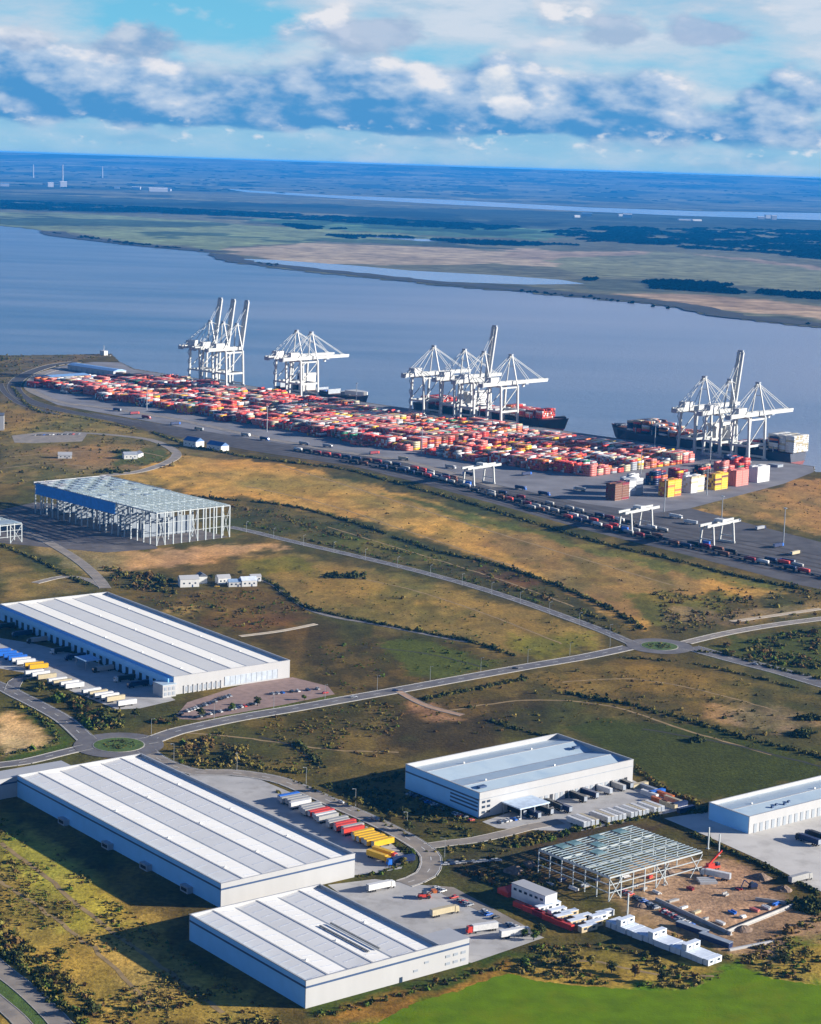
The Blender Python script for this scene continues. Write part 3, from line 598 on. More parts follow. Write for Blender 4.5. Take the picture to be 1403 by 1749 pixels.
def warehouse(name, label, o, w, d, yaw, h, ng, ridge='y', wall=m_white, side=m_blueshade, roof=m_roof, band=None, slope=5.0, lights=0, parts=None):
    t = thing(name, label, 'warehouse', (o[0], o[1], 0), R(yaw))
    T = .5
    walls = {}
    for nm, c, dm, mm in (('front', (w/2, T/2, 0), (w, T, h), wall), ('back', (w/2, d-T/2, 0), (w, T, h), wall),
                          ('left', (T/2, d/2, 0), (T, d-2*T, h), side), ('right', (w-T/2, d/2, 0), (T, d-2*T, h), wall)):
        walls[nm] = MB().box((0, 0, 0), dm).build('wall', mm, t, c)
        if mm is m_blueshade: walls[nm]['label'] = 'blue side wall, shade painted into its colour'
        cp = MB().box((0, 0, 0), (dm[0]+.3, dm[1]+.3, .35)); cp.build('coping', m_white, walls[nm], (0, 0, h))
        if band:
            z0, z1, bm = band
            bd = MB()
            if nm in ('front', 'back'): bd.box((0, 0, 0), (w+.2, T+.24, z1-z0))
            else: bd.box((0, 0, 0), (T+.24, d-2*T-.02, z1-z0))
            bd.build('band', bm, walls[nm], (0, 0, z0))
    # gabled roof bays between parapets
    L, Wd = (d, w) if ridge == 'y' else (w, d)
    half = (Wd-2*T)/ng/2; rise = half*math.tan(R(slope))
    for g in range(ng):
        for sgn in (0, 1):
            a = T+g*2*half+sgn*half; za, zb = (h-rise-.35, h-.35) if sgn == 0 else (h-.35, h-rise-.35)
            rb = MB()
            if ridge == 'y': vs = [(a, T, za), (a+half, T, zb), (a+half, d-T, zb), (a, d-T, za)]
            else: vs = [(T, a, za), (T, a+half, zb), (w-T, a+half, zb), (w-T, a, za)]
            if ridge != 'y': vs = vs[::-1]
            vs2 = [(x, y, z-.3) for x, y, z in vs]
            rb.add(vs+vs2, [(0, 1, 2, 3), (7, 6, 5, 4), (0, 4, 5, 1), (1, 5, 6, 2), (2, 6, 7, 3), (3, 7, 4, 0)])
            rp = rb.build('roof_slope', roof, t)
            if lights:
                lm = MB(); ll = half*.52; sl_ = (zb-za)/half
                if ridge == 'y': lm.add([(-.6, -.0, 0), (.6, 0, 0), (.6, ll, 0), (-.6, ll, 0)], [(0, 1, 2, 3)])
                nL = int(L/lights)
                for k in range(nL):
                    u = T+(k+.5)*(L-2*T)/nL; x0 = a+half*.24; x1 = x0+ll; z0_ = za+sl_*(x0-a)+.025; z1_ = za+sl_*(x1-a)+.025
                    if ridge == 'y': q = [(x0, u-.55, z0_), (x1, u-.55, z1_), (x1, u+.55, z1_), (x0, u+.55, z0_)]
                    else: q = [(u-.55, x0, z0_), (u+.55, x0, z0_), (u+.55, x1, z1_), (u-.55, x1, z1_)]
                    MB().add(q+[(x, y, z-.2) for x, y, z in q], [(0, 1, 2, 3), (0, 4, 5, 1), (1, 5, 6, 2), (2, 6, 7, 3), (3, 7, 4, 0)]).build('rooflight', m_light, rp)
        # ridge cap
        x = T+g*2*half+half; rc = MB()
        if ridge == 'y': rc.box((x, d/2, h-.36), (.9, d-2*T, .12))
        else: rc.box((w/2, x, h-.36), (w-2*T, .9, .12))
        rc.build('ridge_cap', m_white, t)
        for q in range(int(L/52)):
            u = 20+q*52+g*11
            if u < L-6: fbox(t, 'roof_vent', (x+1.8, u, h-.9) if ridge == 'y' else (u, x+1.8, h-.9), (.9, .9, 1.1), m_roof)
        if g: 
            x = T+g*2*half; gm = MB()
            if ridge == 'y': gm.box((x, d/2, h-rise-.36), (1.1, d-2*T, .10))
            else: gm.box((w/2, x, h-rise-.36), (w-2*T, 1.1, .10))
            gm.build('gutter', m_trim, t)
    return t, walls
def fbox(parent, name, c, dm, m, label=None):
    o = MB().box((0, 0, 0), dm).build(name, m, parent, c)
    if label: o['label'] = label
    return o
# A: long warehouse
BA = (-83.8, 924.2); wA, dA = 78.9, 205.5
tA, wl = warehouse('warehouse', 'longest white roofed warehouse with blue-shaded side wall, beside the row of parked trailers', BA, wA, dA, 38.5, 12, 3, band=(8.9, 9.8, m_band), lights=11)
for y in (28, 66, 104, 150):
    c = fbox(tA, 'plant_room', (-1.5, y, 0), (3, 7, 3.2), m_trim); fbox(c, 'louvre', (-1.56, 0, .8), (.1, 5, 1.6), m_black)
wg = fbox(tA, 'wing', (-5, dA+7, 0), (80, 14, 11), m_white); fbox(wg, 'band', (0, -7.1, 8.0), (80.2, .2, .9), m_band); fbox(wg, 'coping', (0, 0, 11), (80.4, 14.4, .4), m_white)
for k in range(3): fbox(wg, 'window', (-35+k*9, -7.08, 3.2), (6, .2, 1.6), m_glass)
for k in range(20):
    dd = fbox(tA, 'dock_door', (wA+.05, 14+k*9.2, 1.2), (.3, 3.4, 4.0), m_door); fbox(dd, 'dock_seal', (.1, 0, -1.2), (.7, 4.4, 1.1), m_black)
# B: shorter warehouse in front of it
BB = G(523, 1677, 12); wB, dB = 72.5, 92.0
tB, wl = warehouse('warehouse', 'nearest white warehouse with blue-shaded side wall, its corner by the green field', BB, wB, dB, 38.2, 12, 3, band=(8.9, 9.8, m_band), lights=7)
of = fbox(tB, 'office_wing', (wB+8.0, 7, 0), (16, 14, 11.9), m_white); fbox(of, 'band', (0, -7.05, 8.9), (16.2, .2, .9), m_band); fbox(of, 'coping', (0, 0, 11.9), (16.3, 14.3, .3), m_white)
for k in range(3):
    for zz in (2.2, 5.6): fbox(of, 'window', (-4+k*4.4, -7.08, zz), (2.6, .2, 1.2), m_trim)
for k in range(2): fbox(tB, 'window', (wB-14+k*6, -.05, 3+k*2.6), (2.4, .2, 1.0), m_trim)
fbox(tB, 'door', (wB-22, -.05, 0), (1.6, .2, 2.4), m_glass)
for k in range(9):
    dd = fbox(tB, 'dock_door', (wB+.05, 20+k*7.4, 1.2), (.3, 3.4, 4.0), m_door); fbox(dd, 'dock_seal', (.1, 0, -1.2), (.7, 4.4, 1.1), m_black)
hm_ = R(38.2); ex, ey = (math.cos(hm_), math.sin(hm_)), (-math.sin(hm_), math.cos(hm_))
mb = MB()
for xx in (.60, .655):                      # darker maintenance strip along the roof
    pass
for xx in (wB*.585, wB*.667):
    fbox(tB, 'roof_gutter', (xx, dB*.34, 11.35), (.9, dB*.40, .5), S('dark_roof_gutter', 120, 122, 122))
# C: warehouse with the lorry yard
BC = (-152.4, 1311.9); wC, dC = 92.0, 256.5
tC, wl = warehouse('warehouse', 'cream white roofed warehouse with a shaded lorry yard along its blue-shaded side', BC, wC, dC, 37.5, 12, 3, roof=m_roofc, slope=5.0, band=None)
fbox(tC, 'fascia', (-1.6, dC/2-1, 8.0), (3.2, dC-6, 3.2), m_blueshade, 'blue dock canopy fascia')
for k in range(26):
    dd = fbox(tC, 'dock_door', (-.05, 16+k*9.2, 1.2), (.3, 3.6, 4.2), m_ddoor); fbox(dd, 'dock_seal', (-.2, 0, -1.2), (.6, 4.6, 1.1), m_black)
pn = fbox(tC, 'recessed_panel', (wC*.66, -.05, 1.0), (wC*.46, .25, 6.2), S('pale_grey_glazing', 176, 186, 196, rough=.25))
for k in range(11): fbox(pn, 'mullion', (-wC*.23+k*wC*.046, -.16, 0), (.25, .12, 6.2), m_trim)
for k in range(9): fbox(tC, 'pilaster', (8+k*3.6, -.25, 0), (1.0, .5, 5.4), m_white)
for k in range(8): fbox(tC, 'window', (9.8+k*3.6, -.08, 1.0), (2.0, .2, 3.4), m_trim)
of = fbox(tC, 'office_block', (-5.2, 3.2, 0), (10, 13, 8.2), m_white)
fbox(of, 'flat_roof', (0, 0, 8.2), (10.4, 13.4, .4), m_bluer)
for k in range(3):
    for zz in (1.2, 4.6): fbox(of, 'window', (-3.0+k*3.0, -6.55, zz), (1.9, .2, 2.2), m_trim)
cn = fbox(tC, 'canopy', (-12, 96, 5.6), (12, 16, .6), S('blue_canopy_sheet', 150, 188, 220)); 
for sx in (-5, 5):
    for sy in (-7, 7): fbox(cn, 'leg', (sx, sy, -5.6), (.5, .5, 5.6), m_steel)
# D: middle-right warehouse
BD = (42.6, 1073.0); wD, dD = 117.5, 64.7
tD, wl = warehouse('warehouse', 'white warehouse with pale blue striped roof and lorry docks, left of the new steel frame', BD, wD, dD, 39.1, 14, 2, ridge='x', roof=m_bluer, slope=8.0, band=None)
for xx, z0 in ((0, 9.6), (0, 7.6), (0, 5.6), (0, 3.4)):
    fbox(tD, 'band', (-.1, dD*.20 if z0 < 9 else dD/2, z0), (.2, dD*.36 if z0 < 9 else dD-1, .9), m_band)
fbox(tD, 'eaves_line', (wD/2, -.08, 10.2), (wD+.1, .2, .35), m_trim)
for k in range(22):
    dd = fbox(tD, 'dock_door', (30+k*3.9, -.05, 0), (2.2, .3, 4.4), m_door if k % 3 else m_ddoor)
for zz in (2.2, 5.2, 8.0):
    for k in range(2): fbox(tD, 'window', (3+k*3.6, -.06, zz), (2.2, .2, 1.3), m_glass)
cn = fbox(tD, 'canopy', (27, -8, 6.0), (22, 15, .7), S('pale_blue_canopy', 190, 208, 226))
for sx in (-10, 0, 10):
    for sy in (-7, 7): fbox(cn, 'leg', (sx, sy, -6.0), (.6, .6, 6.0), m_steel)
fbox(tD, 'roof_hatch', (10, 10, 13.2), (5, 3, 1.0), m_band); fbox(tD, 'roof_hatch', (wD-10, 38, 13.2), (4, 3, 1.0), m_band)
# F: warehouse at the right edge
BF = G(1281, 1396, 9.5)
tF, wl = warehouse('warehouse', 'low white warehouse with blue-shaded end wall on pale concrete, cut by the right edge', BF, 130, 30, 38.5, 9.5, 1, ridge='x', roof=m_bluer, slope=6.0, band=None)
for k in range(26):
    dd = fbox(tF, 'dock_door', (5+k*4.7, -.05, 0), (2.3, .3, 5.0), m_door)
for k in range(4): fbox(tF, 'roof_vent', (26+k*5, 7+(k % 2)*1.5, 8.2), (1.6, 1.2, 1.3), m_band)

# ------------------------------------------------------------------ steel frames under construction
m_frame = S('white_primed_steel', 172, 180, 182, rough=.45, var=.1)
m_teal = S('teal_purlin', 142, 160, 168, rough=.45, var=.2)
def steel_frame(name, label, o, w, d, yaw, h, bx_, by_, sec=.9, sheets=(), purlin=4.0, cols_inner=True, skip=None):
    t = thing(name, label, 'steel frame', (o[0], o[1], 0), R(yaw))
    cm = MB().box((0, 0, 0), (sec, sec, h)).mesh('column', m_frame)
    for i in range(bx_+1):
        for j in range(by_+1):
            if 0 < i < bx_ and 0 < j < by_ and not (cols_inner and i % 3 == 0 and j % 2 == 0): continue
            if skip and skip(i/bx_, j/by_): continue
            link('column', cm, t, (w*i/bx_, d*j/by_, 0))
    rf = MB()
    bm1 = MB().box((0, d/2, -.6), (sec*.6, d, 1.2)).mesh('rafter', m_frame)
    for i in range(bx_+1):
        if not (skip and skip(i/bx_, .5)): link('rafter', bm1, t, (w*i/bx_, 0, h))
    bm2 = MB().box((w/2, 0, -.4), (w, sec*.6, .8)).mesh('eaves_beam', m_frame)
    for j in range(by_+1):
        if j in (0, by_) or j % 2 == 0: link('eaves_beam', bm2, t, (0, d*j/by_, h+.02))
    pm = MB().box((w/2, 0, 0), (w, .35, .35)).mesh('purlin', m_teal)
    for k in range(int(d/purlin)): link('purlin', pm, t, (0, (k+.5)*d/int(d/purlin), h+.62))
    # bracing on the end walls
    for i in (0, bx_//2, bx_-1):
        for (a, b) in ((0, 1), (1, 0)):
            MB().beam((w*(i+a)/bx_, -.3, .3), (w*(i+b)/bx_, -.3, h-.8), .35).build('brace', m_frame, t)
    for j in range(by_):
        for zz in (.33, .66): pass
    gm = MB().box((w/2, 0, 0), (w, .4, .4)).mesh('rail', m_frame)
    for q in (.35, .68): link('wall_rail', gm, t, (0, -.1, h*q))
    gm2 = MB().box((0, d/2, 0), (.4, d, .4)).mesh('side_rail', m_frame)
    for q in (.35, .68): link('wall_rail', gm2, t, (-.1, 0, h*q))
    for (x0, x1, y0, y1, mm) in sheets:
        fbox(t, 'roof_sheet', (w*(x0+x1)/2, d*(y0+y1)/2, h+1.0), (w*(x1-x0), d*(y1-y0), .25), mm)
    return t
BE = G(268, 877, 30)
m_mesh = S('grey_green_roof_deck', 160, 176, 186, rough=.5, var=.4, scale=.12, dirt=(srgb(104, 140, 142), .15))
tE = steel_frame('steel_frame_building', 'tall open steel frame with blue clad upper side and half laid grey green roof', BE, 83, 205, 42.5, 30, 9, 20, 1.0,
                 sheets=[(i/9+.004, (i+1)/9-.012, j/20+.003, (j+1)/20-.008, m_white if (i < 2 and j > 15) or (j > 17 and i > 6) else m_mesh) for i in range(9) for j in range(4, 20) if (j > 13 and (i*7+j*3) % 5 > 1) or (7 < j <= 13 and (i*5+j*3) % 7 == 0)], purlin=3.8)
fbox(tE, 'wall_cladding', (-.9, 205*.655, 19.5), (.4, 205*.67, 10.5), S('deep_blue_cladding', 56, 140, 214, rough=.5), 'blue upper wall cladding')
fbox(tE, 'fascia', (41, 206.3, 28), (84, .5, 3.2), m_white)
fbox(tE, 'fascia', (83.9, 150, 28), (.5, 110, 3.2), m_white)
fbox(tE, 'floor', (41, 102, .08), (82, 204, .12), S('screed_floor', 120, 112, 104, rough=.9, var=.3, scale=.1))
for j in range(5): fbox(tE, 'inner_wall', (41, 40+j*36, 0), (60, .6, 17), S('grey_panel', 122, 132, 142))
BE2 = G(37, 926)
yw = R(42.5)
tE2 = steel_frame('steel_frame_building', 'lower open steel frame hall left of the tall frame, cut by the left edge', (BE2[0]-95*math.cos(yw), BE2[1]-95*math.sin(yw)), 95, 150, 42.5, 17, 8, 12, .8,
                  sheets=((.1, .98, .30, .99, S('blue_grey_deck', 116, 142, 160, rough=.5, var=.3, scale=.1)), (.7, 1.0, .0, .12, m_mesh)), purlin=5)
BG = G(1042, 1500, 12)
tG = steel_frame('steel_frame_building', 'half built steel frame with teal purlins beside the bare brown building plot', BG, 66, 50, 40, 12, 8, 6, .45,
                 sheets=[(i/8+.01, (i+1)/8-.02, j/6+.01, (j+1)/6-.03, S('teal_netting', 104, 140, 144, rough=.6, var=.5, scale=.2, dirt=(srgb(150, 170, 170), .12))) for i, j in ((1, 5), (2, 5), (3, 4), (4, 5), (6, 5), (2, 3))], purlin=2.6, skip=lambda a, b: a > .6 and b < .3)
c40, s40 = math.cos(R(40)), math.sin(R(40))
for (px, py, lab) in ((1135, 1512, 'lone white steel column standing in the middle of the brown plot'), (1210, 1450, 'left of two white steel columns near the red mobile crane'), (1228, 1462, 'right of two white steel columns near the red mobile crane'), (1072, 1566, 'white steel column nearest the white site cabins')):
    g = G(px, py); t_ = thing('steel_column', lab, 'column', (*g, 0), R(40)); fbox(t_, 'shaft', (0, 0, .3), (.6, .6, 11.5), m_frame); fbox(t_, 'base_plate', (0, 0, 0), (1.6, 1.6, .3), m_steel)
for i, (a, b) in enumerate((((1240, 1595), (1355, 1549)), ((1120, 1538), (1250, 1598)), ((1345, 1545), (1290, 1538)))):
    p, q = G(*a), G(*b); mid = ((p[0]+q[0])/2, (p[1]+q[1])/2); L = math.hypot(q[0]-p[0], q[1]-p[1]); yaw_ = math.atan2(q[1]-p[1], q[0]-p[0])
    t_ = thing('foundation_wall', ['pale foundation wall along the near edge of the brown plot', 'low grey foundation wall along the left edge of the brown plot', 'short pale foundation wall by the blue tarp on the plot'][i], 'wall', (*mid, 0), yaw_)
    fbox(t_, 'footing', (0, 0, 0), (L, 1.6, .4), m_conc); fbox(t_, 'upstand', (0, 0, .4), (L-.4, .6, 1.2), m_conc)

# ------------------------------------------------------------------ vehicles, containers, cabins
m_tyre = m_black
wheel_me = MB().cyl((0, 0, 0), .5, .35, 10, 'y').mesh('wheel', m_tyre)
wheel_car = MB().cyl((0, 0, 0), .33, .24, 8, 'y').mesh('wheel', m_tyre)
PAINT = {}
def paint(n, r, g, b):
    PAINT[n] = S('paint_'+n, r, g, b, rough=.4, var=.12, scale=.6); return PAINT[n]
for n, c in dict(white=(208, 208, 206), grey=(158, 158, 156), silver=(146, 150, 156), red=(196, 62, 50), yellow=(214, 168, 32), blue=(38, 104, 196), navy=(30, 46, 84), black=(36, 38, 42), cream=(182, 170, 140), orange=(190, 104, 44), maroon=(122, 26, 40), green=(40, 110, 80), pink=(204, 118, 108), brown=(108, 66, 44)).items(): paint(n, *c)
m_chas = S('chassis_steel', 52, 54, 58, rough=.6)
TR = {}
def trailer_proto(colour):
    if colour in TR: return TR[colour]
    t = thing('trailer', 'trailer', 'trailer')
    bd = MB().box((0, 0, 1.15), (13.4, 2.5, 2.85)).box((0, 0, 4.0), (13.2, 2.3, .08)); b = bd.build('box_body', PAINT[colour], t)
    fbox(b, 'rear_door', (-6.74, 0, 1.3), (.08, 2.3, 2.6), m_trim)
    MB().box((-.2, 0, .8), (12.6, 1.0, .34)).box((3.6, 0, 0), (.3, 1.6, .8)).build('chassis', m_chas, t)
    for x in (-5.2, -3.9, -2.6):
        for y in (-1.05, 1.05): link('wheel', wheel_me, t, (x, y, .5))
    TR[colour] = Proto(t); return TR[colour]
def cab_parts(t, colour, x0=0.0):
    c = MB().add([(x0, -1.25, .7), (x0+2.3, -1.25, .7), (x0+2.3, 1.25, .7), (x0, 1.25, .7), (x0, -1.22, 3.7), (x0+1.9, -1.2, 3.5), (x0+1.9, 1.2, 3.5), (x0, 1.22, 3.7), (x0+2.3, -1.24, 2.0), (x0+2.3, 1.24, 2.0)],
                 [(3, 2, 1, 0), (0, 1, 8, 5, 4), (3, 7, 6, 9, 2), (1, 2, 9, 8), (8, 9, 6, 5), (4, 5, 6, 7), (0, 4, 7, 3)]).build('cab', PAINT[colour], t)
    MB().add([(x0+2.33, -1.1, 2.1), (x0+2.33, 1.1, 2.1), (x0+2.02, 1.05, 3.3), (x0+2.02, -1.05, 3.3)], [(0, 1, 2, 3)]).build('windscreen', m_glass, c)
    for y in (-1.1, 1.1): link('wheel', wheel_me, t, (x0+1.3, y, .5))
LO = {}
def lorry_proto(cab, body):
    k = (cab, body)
    if k in LO: return LO[k]
    t = thing('lorry', 'lorry', 'lorry')
    bd = MB().box((-1.5, 0, 1.15), (13.0, 2.5, 2.85)).build('box_body', PAINT[body], t); fbox(bd, 'rear_door', (-8.04, 0, 1.3), (.08, 2.3, 2.6), m_trim)
    MB().box((-1.0, 0, .8), (14.0, 1.0, .34)).build('chassis', m_chas, t)
    for x in (-6.6, -5.3, -4.0, 3.6):
        for y in (-1.05, 1.05): link('wheel', wheel_me, t, (x, y, .5))
    cab_parts(t, cab, 5.4); LO[k] = Proto(t); return LO[k]
CA = {}
def car_proto(colour):
    if colour in CA: return CA[colour]
    t = thing('car', 'car', 'car')
    MB().add([(-2.15, -.88, .3), (2.15, -.88, .3), (2.15, .88, .3), (-2.15, .88, .3), (-2.2, -.85, .85), (2.1, -.85, .78), (2.1, .85, .78), (-2.2, .85, .85), (-1.95, -.8, .98), (1.0, -.8, .95), (1.0, .8, .95), (-1.95, .8, .98)],
             [(3, 2, 1, 0), (0, 1, 5, 4), (1, 2, 6, 5), (2, 3, 7, 6), (3, 0, 4, 7), (4, 5, 9, 8), (5, 6, 10, 9), (6, 7, 11, 10), (7, 4, 8, 11), (8, 9, 10, 11)]).build('body', PAINT[colour], t)
    cb = MB().add([(-1.8, -.76, .96), (.95, -.76, .94), (.95, .76, .94), (-1.8, .76, .96), (-1.3, -.62, 1.45), (.3, -.62, 1.45), (.3, .62, 1.45), (-1.3, .62, 1.45)],
                  [(0, 1, 5, 4), (1, 2, 6, 5), (2, 3, 7, 6), (3, 0, 4, 7)]).build('windows', m_glass, t)
    fbox(t, 'roof', (-.5, 0, 1.44), (1.6, 1.24, .05), PAINT[colour])
    for x in (-1.35, 1.35):
        for y in (-.78, .78): link('wheel', wheel_car, t, (x, y, .33))
    CA[colour] = Proto(t); return CA[colour]
def cont_mesh(colour, L=12.19, Wd=2.44, H=2.6):
    """container with proud corner posts and rails and recessed panels"""
    mb = MB(); e, r = .18, .07
    def panel(o, u, v, n_):
        o, u, v, n_ = map(Vector, (o, u, v, n_)); uu, vv = u.normalized()*e, v.normalized()*e
        a = [o, o+u, o+u+v, o+v]; b = [o+uu+vv-n_*r, o+u-uu+vv-n_*r, o+u-uu+v-vv-n_*r, o+uu+v-vv-n_*r]
        mb.add(a+b, [(0, 1, 5, 4), (1, 2, 6, 5), (2, 3, 7, 6), (3, 0, 4, 7), (4, 5, 6, 7)])
    l, w = L/2, Wd/2
    panel((-l, -w, 0), (L, 0, 0), (0, 0, H), (0, -1, 0)); panel((l, w, 0), (-L, 0, 0), (0, 0, H), (0, 1, 0))
    panel((l, -w, 0), (0, Wd, 0), (0, 0, H), (1, 0, 0)); panel((-l, w, 0), (0, -Wd, 0), (0, 0, H), (-1, 0, 0))
    panel((-l, -w, H), (L, 0, 0), (0, Wd, 0), (0, 0, 1)); mb.add([(-l, -w, 0), (-l, w, 0), (l, w, 0), (l, -w, 0)], [(0, 1, 2, 3)])
    return mb.mesh('shipping_container', PAINT[colour])
CM = {}
def container(colour, loc, rz, label, group=None):
    if colour not in CM: CM[colour] = cont_mesh(colour)
    return tag(link('shipping_container', CM[colour], None, loc, rz), label, 'container', group)

# trailers backed up beside warehouse A
def row(p, q, n): return [(p[0]+(q[0]-p[0])*k/(n-1), p[1]+(q[1]-p[1])*k/(n-1)) for k in range(n)]
seq = ['blue']+['grey']*3+['white']+['grey']*4+['red']*2+['white']+['grey']*4+['red']*2+['grey']+['red']*2+['yellow']*6
for k, ((x, y), c) in enumerate(zip(row(G(492, 1368), G(650, 1447), len(seq)), seq)):
    if k in (5, 13, 20): continue
    o_r = random.uniform(-1.6, 1.6); trailer_proto(c).put((x+o_r*.78, y+o_r*.62, .08), R(38.5+random.uniform(-2.5, 2.5)), '%s trailer of the row beside the longest warehouse, %s from the blue one' % (c, ORD[k]) if k else 'blue trailer at the far end of the row beside the longest warehouse', 'trailers backed up beside the longest warehouse')
for k, (px, py, c, cb) in enumerate(((658, 1464, 'yellow', 'red'), (648, 1470, 'yellow', 'yellow'), (684, 1476, 'navy', 'blue'))):
    lorry_proto(cb, c).put((*G(px, py), .08), R((-40, -42, -150)[k]), ['yellow lorry with red cab at the near end of the trailer row', 'all yellow lorry at the near end of the trailer row', 'dark blue lorry parked by the bend of the access road'][k])
# yard of warehouse B
for px, py, cb, bd, a, lab in ((651, 1520, 'white', 'white', 35, 'white lorry at the top of the yard behind the nearest warehouse'), (760, 1563, 'cream', 'cream', 35, 'cream lorry in the middle of the nearest warehouse yard'),
                          (823, 1592, 'red', 'white', 205, 'white lorry with red cab beside the nearest warehouse office'), (880, 1600, 'white', 'white', 28, 'white lorry at the outer corner of the nearest yard')):
    lorry_proto(cb, bd).put((*G(px, py), .08), R(a), lab)
t_ = thing('loader', 'red wheel loader with raised bucket in the nearest warehouse yard', 'loader', (*G(724, 1535), .08), R(20))
MB().box((-.9, 0, 1.0), (3.6, 2.6, 1.4), top=(.9, .9)).build('body', PAINT['red'], t_); fbox(t_, 'cab', (.2, 0, 2.4), (1.8, 2.0, 1.7), m_glass); MB().box((2.4, 0, .5), (2.0, 2.4, .8)).build('front_frame', PAINT['red'], t_)
MB().beam((1.6, .9, 1.6), (4.6, .9, 3.2), .4).beam((1.6, -.9, 1.6), (4.6, -.9, 3.2), .4).build('arm', PAINT['orange'], t_); MB().box((5.3, 0, 2.6), (1.6, 3.2, 1.3), top=(1.4, 1.0)).build('bucket', PAINT['orange'], t_)
for x in (-1.9, 2.2):
    for y in (-1.3, 1.3): MB().cyl((0, 0, 0), .85, .6, 12, 'y').build('wheel', m_tyre, t_, (x, y, .85))
# yard of warehouse C: white lorries along the fence, coloured trailers at the left edge
pts = row(G(60, 1155), G(216, 1206), 17)
for k, (x, y) in enumerate(pts):
    if k in (3, 8, 9, 15): continue
    trailer_proto(('white', 'white', 'cream')[k % 3]).put((x+random.uniform(-1, 1), y+random.uniform(-1, 1), .08), R(37.5+random.uniform(-4, 4)), 'white trailer in the row along the shaded lorry yard, %s from its left end' % ORD[k], 'white trailers along the lorry yard')
for k, (px, py, c) in enumerate(((2, 1118, 'blue'), (12, 1122, 'blue'), (22, 1126, 'blue'), (30, 1129, 'blue'), (36, 1133, 'white'), (44, 1136, 'white'), (58, 1141, 'yellow'), (66, 1144, 'yellow'))):
    trailer_proto(c).put((*G(px, py), .08), R(30), '%s trailer at the left edge of the shaded lorry yard, %s from the edge' % (c, ORD[k]), 'coloured trailers at the left edge')
for k, f_ in enumerate((30, 48, 78, 118, 140, 176, 200, 228)):
    yw_ = R(37.5); x = BC[0]-10*math.cos(yw_)-f_*math.sin(yw_); y = BC[1]-10*math.sin(yw_)+f_*math.cos(yw_)
    lorry_proto(('navy', 'white', 'black')[k % 3], ('navy', 'black', 'grey')[k % 3]).put((x, y, .08), R(217.5), '%s lorry backed to the shaded docks of the cream warehouse, %s from near end' % (('dark', 'dark', 'grey')[k % 3], ORD[k]), 'lorries at the shaded docks')
# yard of warehouse D
pts = row(G(985, 1411), G(1118, 1384), 21)
for k, (x, y) in enumerate(pts):
    if k in (4, 5, 11, 17): continue
    trailer_proto(('white', 'grey', 'white', 'cream')[k % 4]).put((x, y, .08), R(129+random.uniform(-3, 3)), 'pale trailer in the striped roof warehouse near row, %s from its left end' % ORD[k], 'pale trailers in the near row')
for k, (px, py, cb, bd) in enumerate(((905, 1394, 'black', 'navy'), (925, 1388, 'navy', 'black'), (945, 1380, 'black', 'black'), (958, 1384, 'blue', 'navy'), (985, 1366, 'white', 'black'), (1003, 1360, 'black', 'navy'), (1026, 1353, 'white', 'white'), (1050, 1347, 'black', 'grey'), (1064, 1343, 'navy', 'black'), (880, 1390, 'navy', 'black'))):
    lorry_proto(cb, bd).put((*G(px, py), .08), R(129+random.uniform(-5, 5)), '%s lorry at the docks of the striped roof warehouse, %s counting from the left' % (bd, ORD[(1, 2, 3, 4, 5, 6, 7, 8, 9, 0)[k]]), 'lorries at the striped roof warehouse')
for k, (px, py, c) in enumerate(((1093, 1345, 'cream'), (1108, 1350, 'silver'), (1122, 1357, 'blue'), (1137, 1362, 'orange'), (1150, 1370, 'cream'), (1128, 1372, 'orange'), (1142, 1378, 'cream'), (1160, 1378, 'navy'), (1172, 1386, 'navy'), (1110, 1360, 'white'))):
    container(c, (*G(px, py), .08), R(random.choice((39, 129))), '%s container on the ground right of the striped roof warehouse, %s from it' % (c, ORD[k]), 'containers right of the striped roof warehouse')

# site cabins: long double row beside the plot
m_cab = S('cabin_white', 208, 214, 220, rough=.5, var=.08); m_cabroof = S('cabin_roof', 214, 224, 236, rough=.6, var=.12, scale=.4)
def cabin_proto(colm):
    t = thing('site_cabin', 'cabin', 'cabin')
    b = MB().box((0, 0, .2), (9.6, 2.9, 2.7)).build('body', colm, t); MB().box((0, 0, 2.9), (9.75, 3.05, .16)).build('roof', m_cabroof, t)
    for s_ in (-1, 1):
        fbox(b, 'window', (-2.6, s_*1.46, 1.3), (1.8, .08, 1.0), m_glass); fbox(b, 'window', (2.6, s_*1.46, 1.3), (1.8, .08, 1.0), m_glass); fbox(b, 'door', (0, s_*1.46, .3), (.9, .08, 2.0), m_trim)
    return Proto(t)
cab1 = cabin_proto(m_cab); n_c = 0
p, q = G(1046, 1580), G(1222, 1648); u = Vector((q[0]-p[0], q[1]-p[1])).normalized(); nn = Vector((-u.y, u.x))
nC_ = int(math.hypot(q[0]-p[0], q[1]-p[1])/3.25)
for k in range(nC_):
    for lv in range(2):
        if lv and k % 6 != 2: continue
        x, y = p[0]+u.x*(k+.5)*3.25, p[1]+u.y*(k+.5)*3.25
        cab1.put((x+nn.x*random.uniform(-.5, .5), y+nn.y*random.uniform(-.5, .5), .02+lv*3.1), math.atan2(nn.y, nn.x), 'white site cabin, %s level of the long double row, %s from its far end' % (('ground', 'upper')[lv], ORD[k]), 'white cabins of the long double row')
m_cream = S('cabin_cream', 196, 178, 144, rough=.5); cab2 = cabin_proto(m_cream)
for k, (px, py) in enumerate(((962, 1572), (972, 1566), (985, 1580), (994, 1573), (1004, 1590), (1014, 1583))):
    cab2.put((*G(px, py), .02), R(36), 'cream site cabin between the red container row and the white cabins, %s from the left' % ORD[k], 'cream site cabins')
cab3 = cabin_proto(S('cabin_pale_grey', 212, 216, 218, rough=.5))
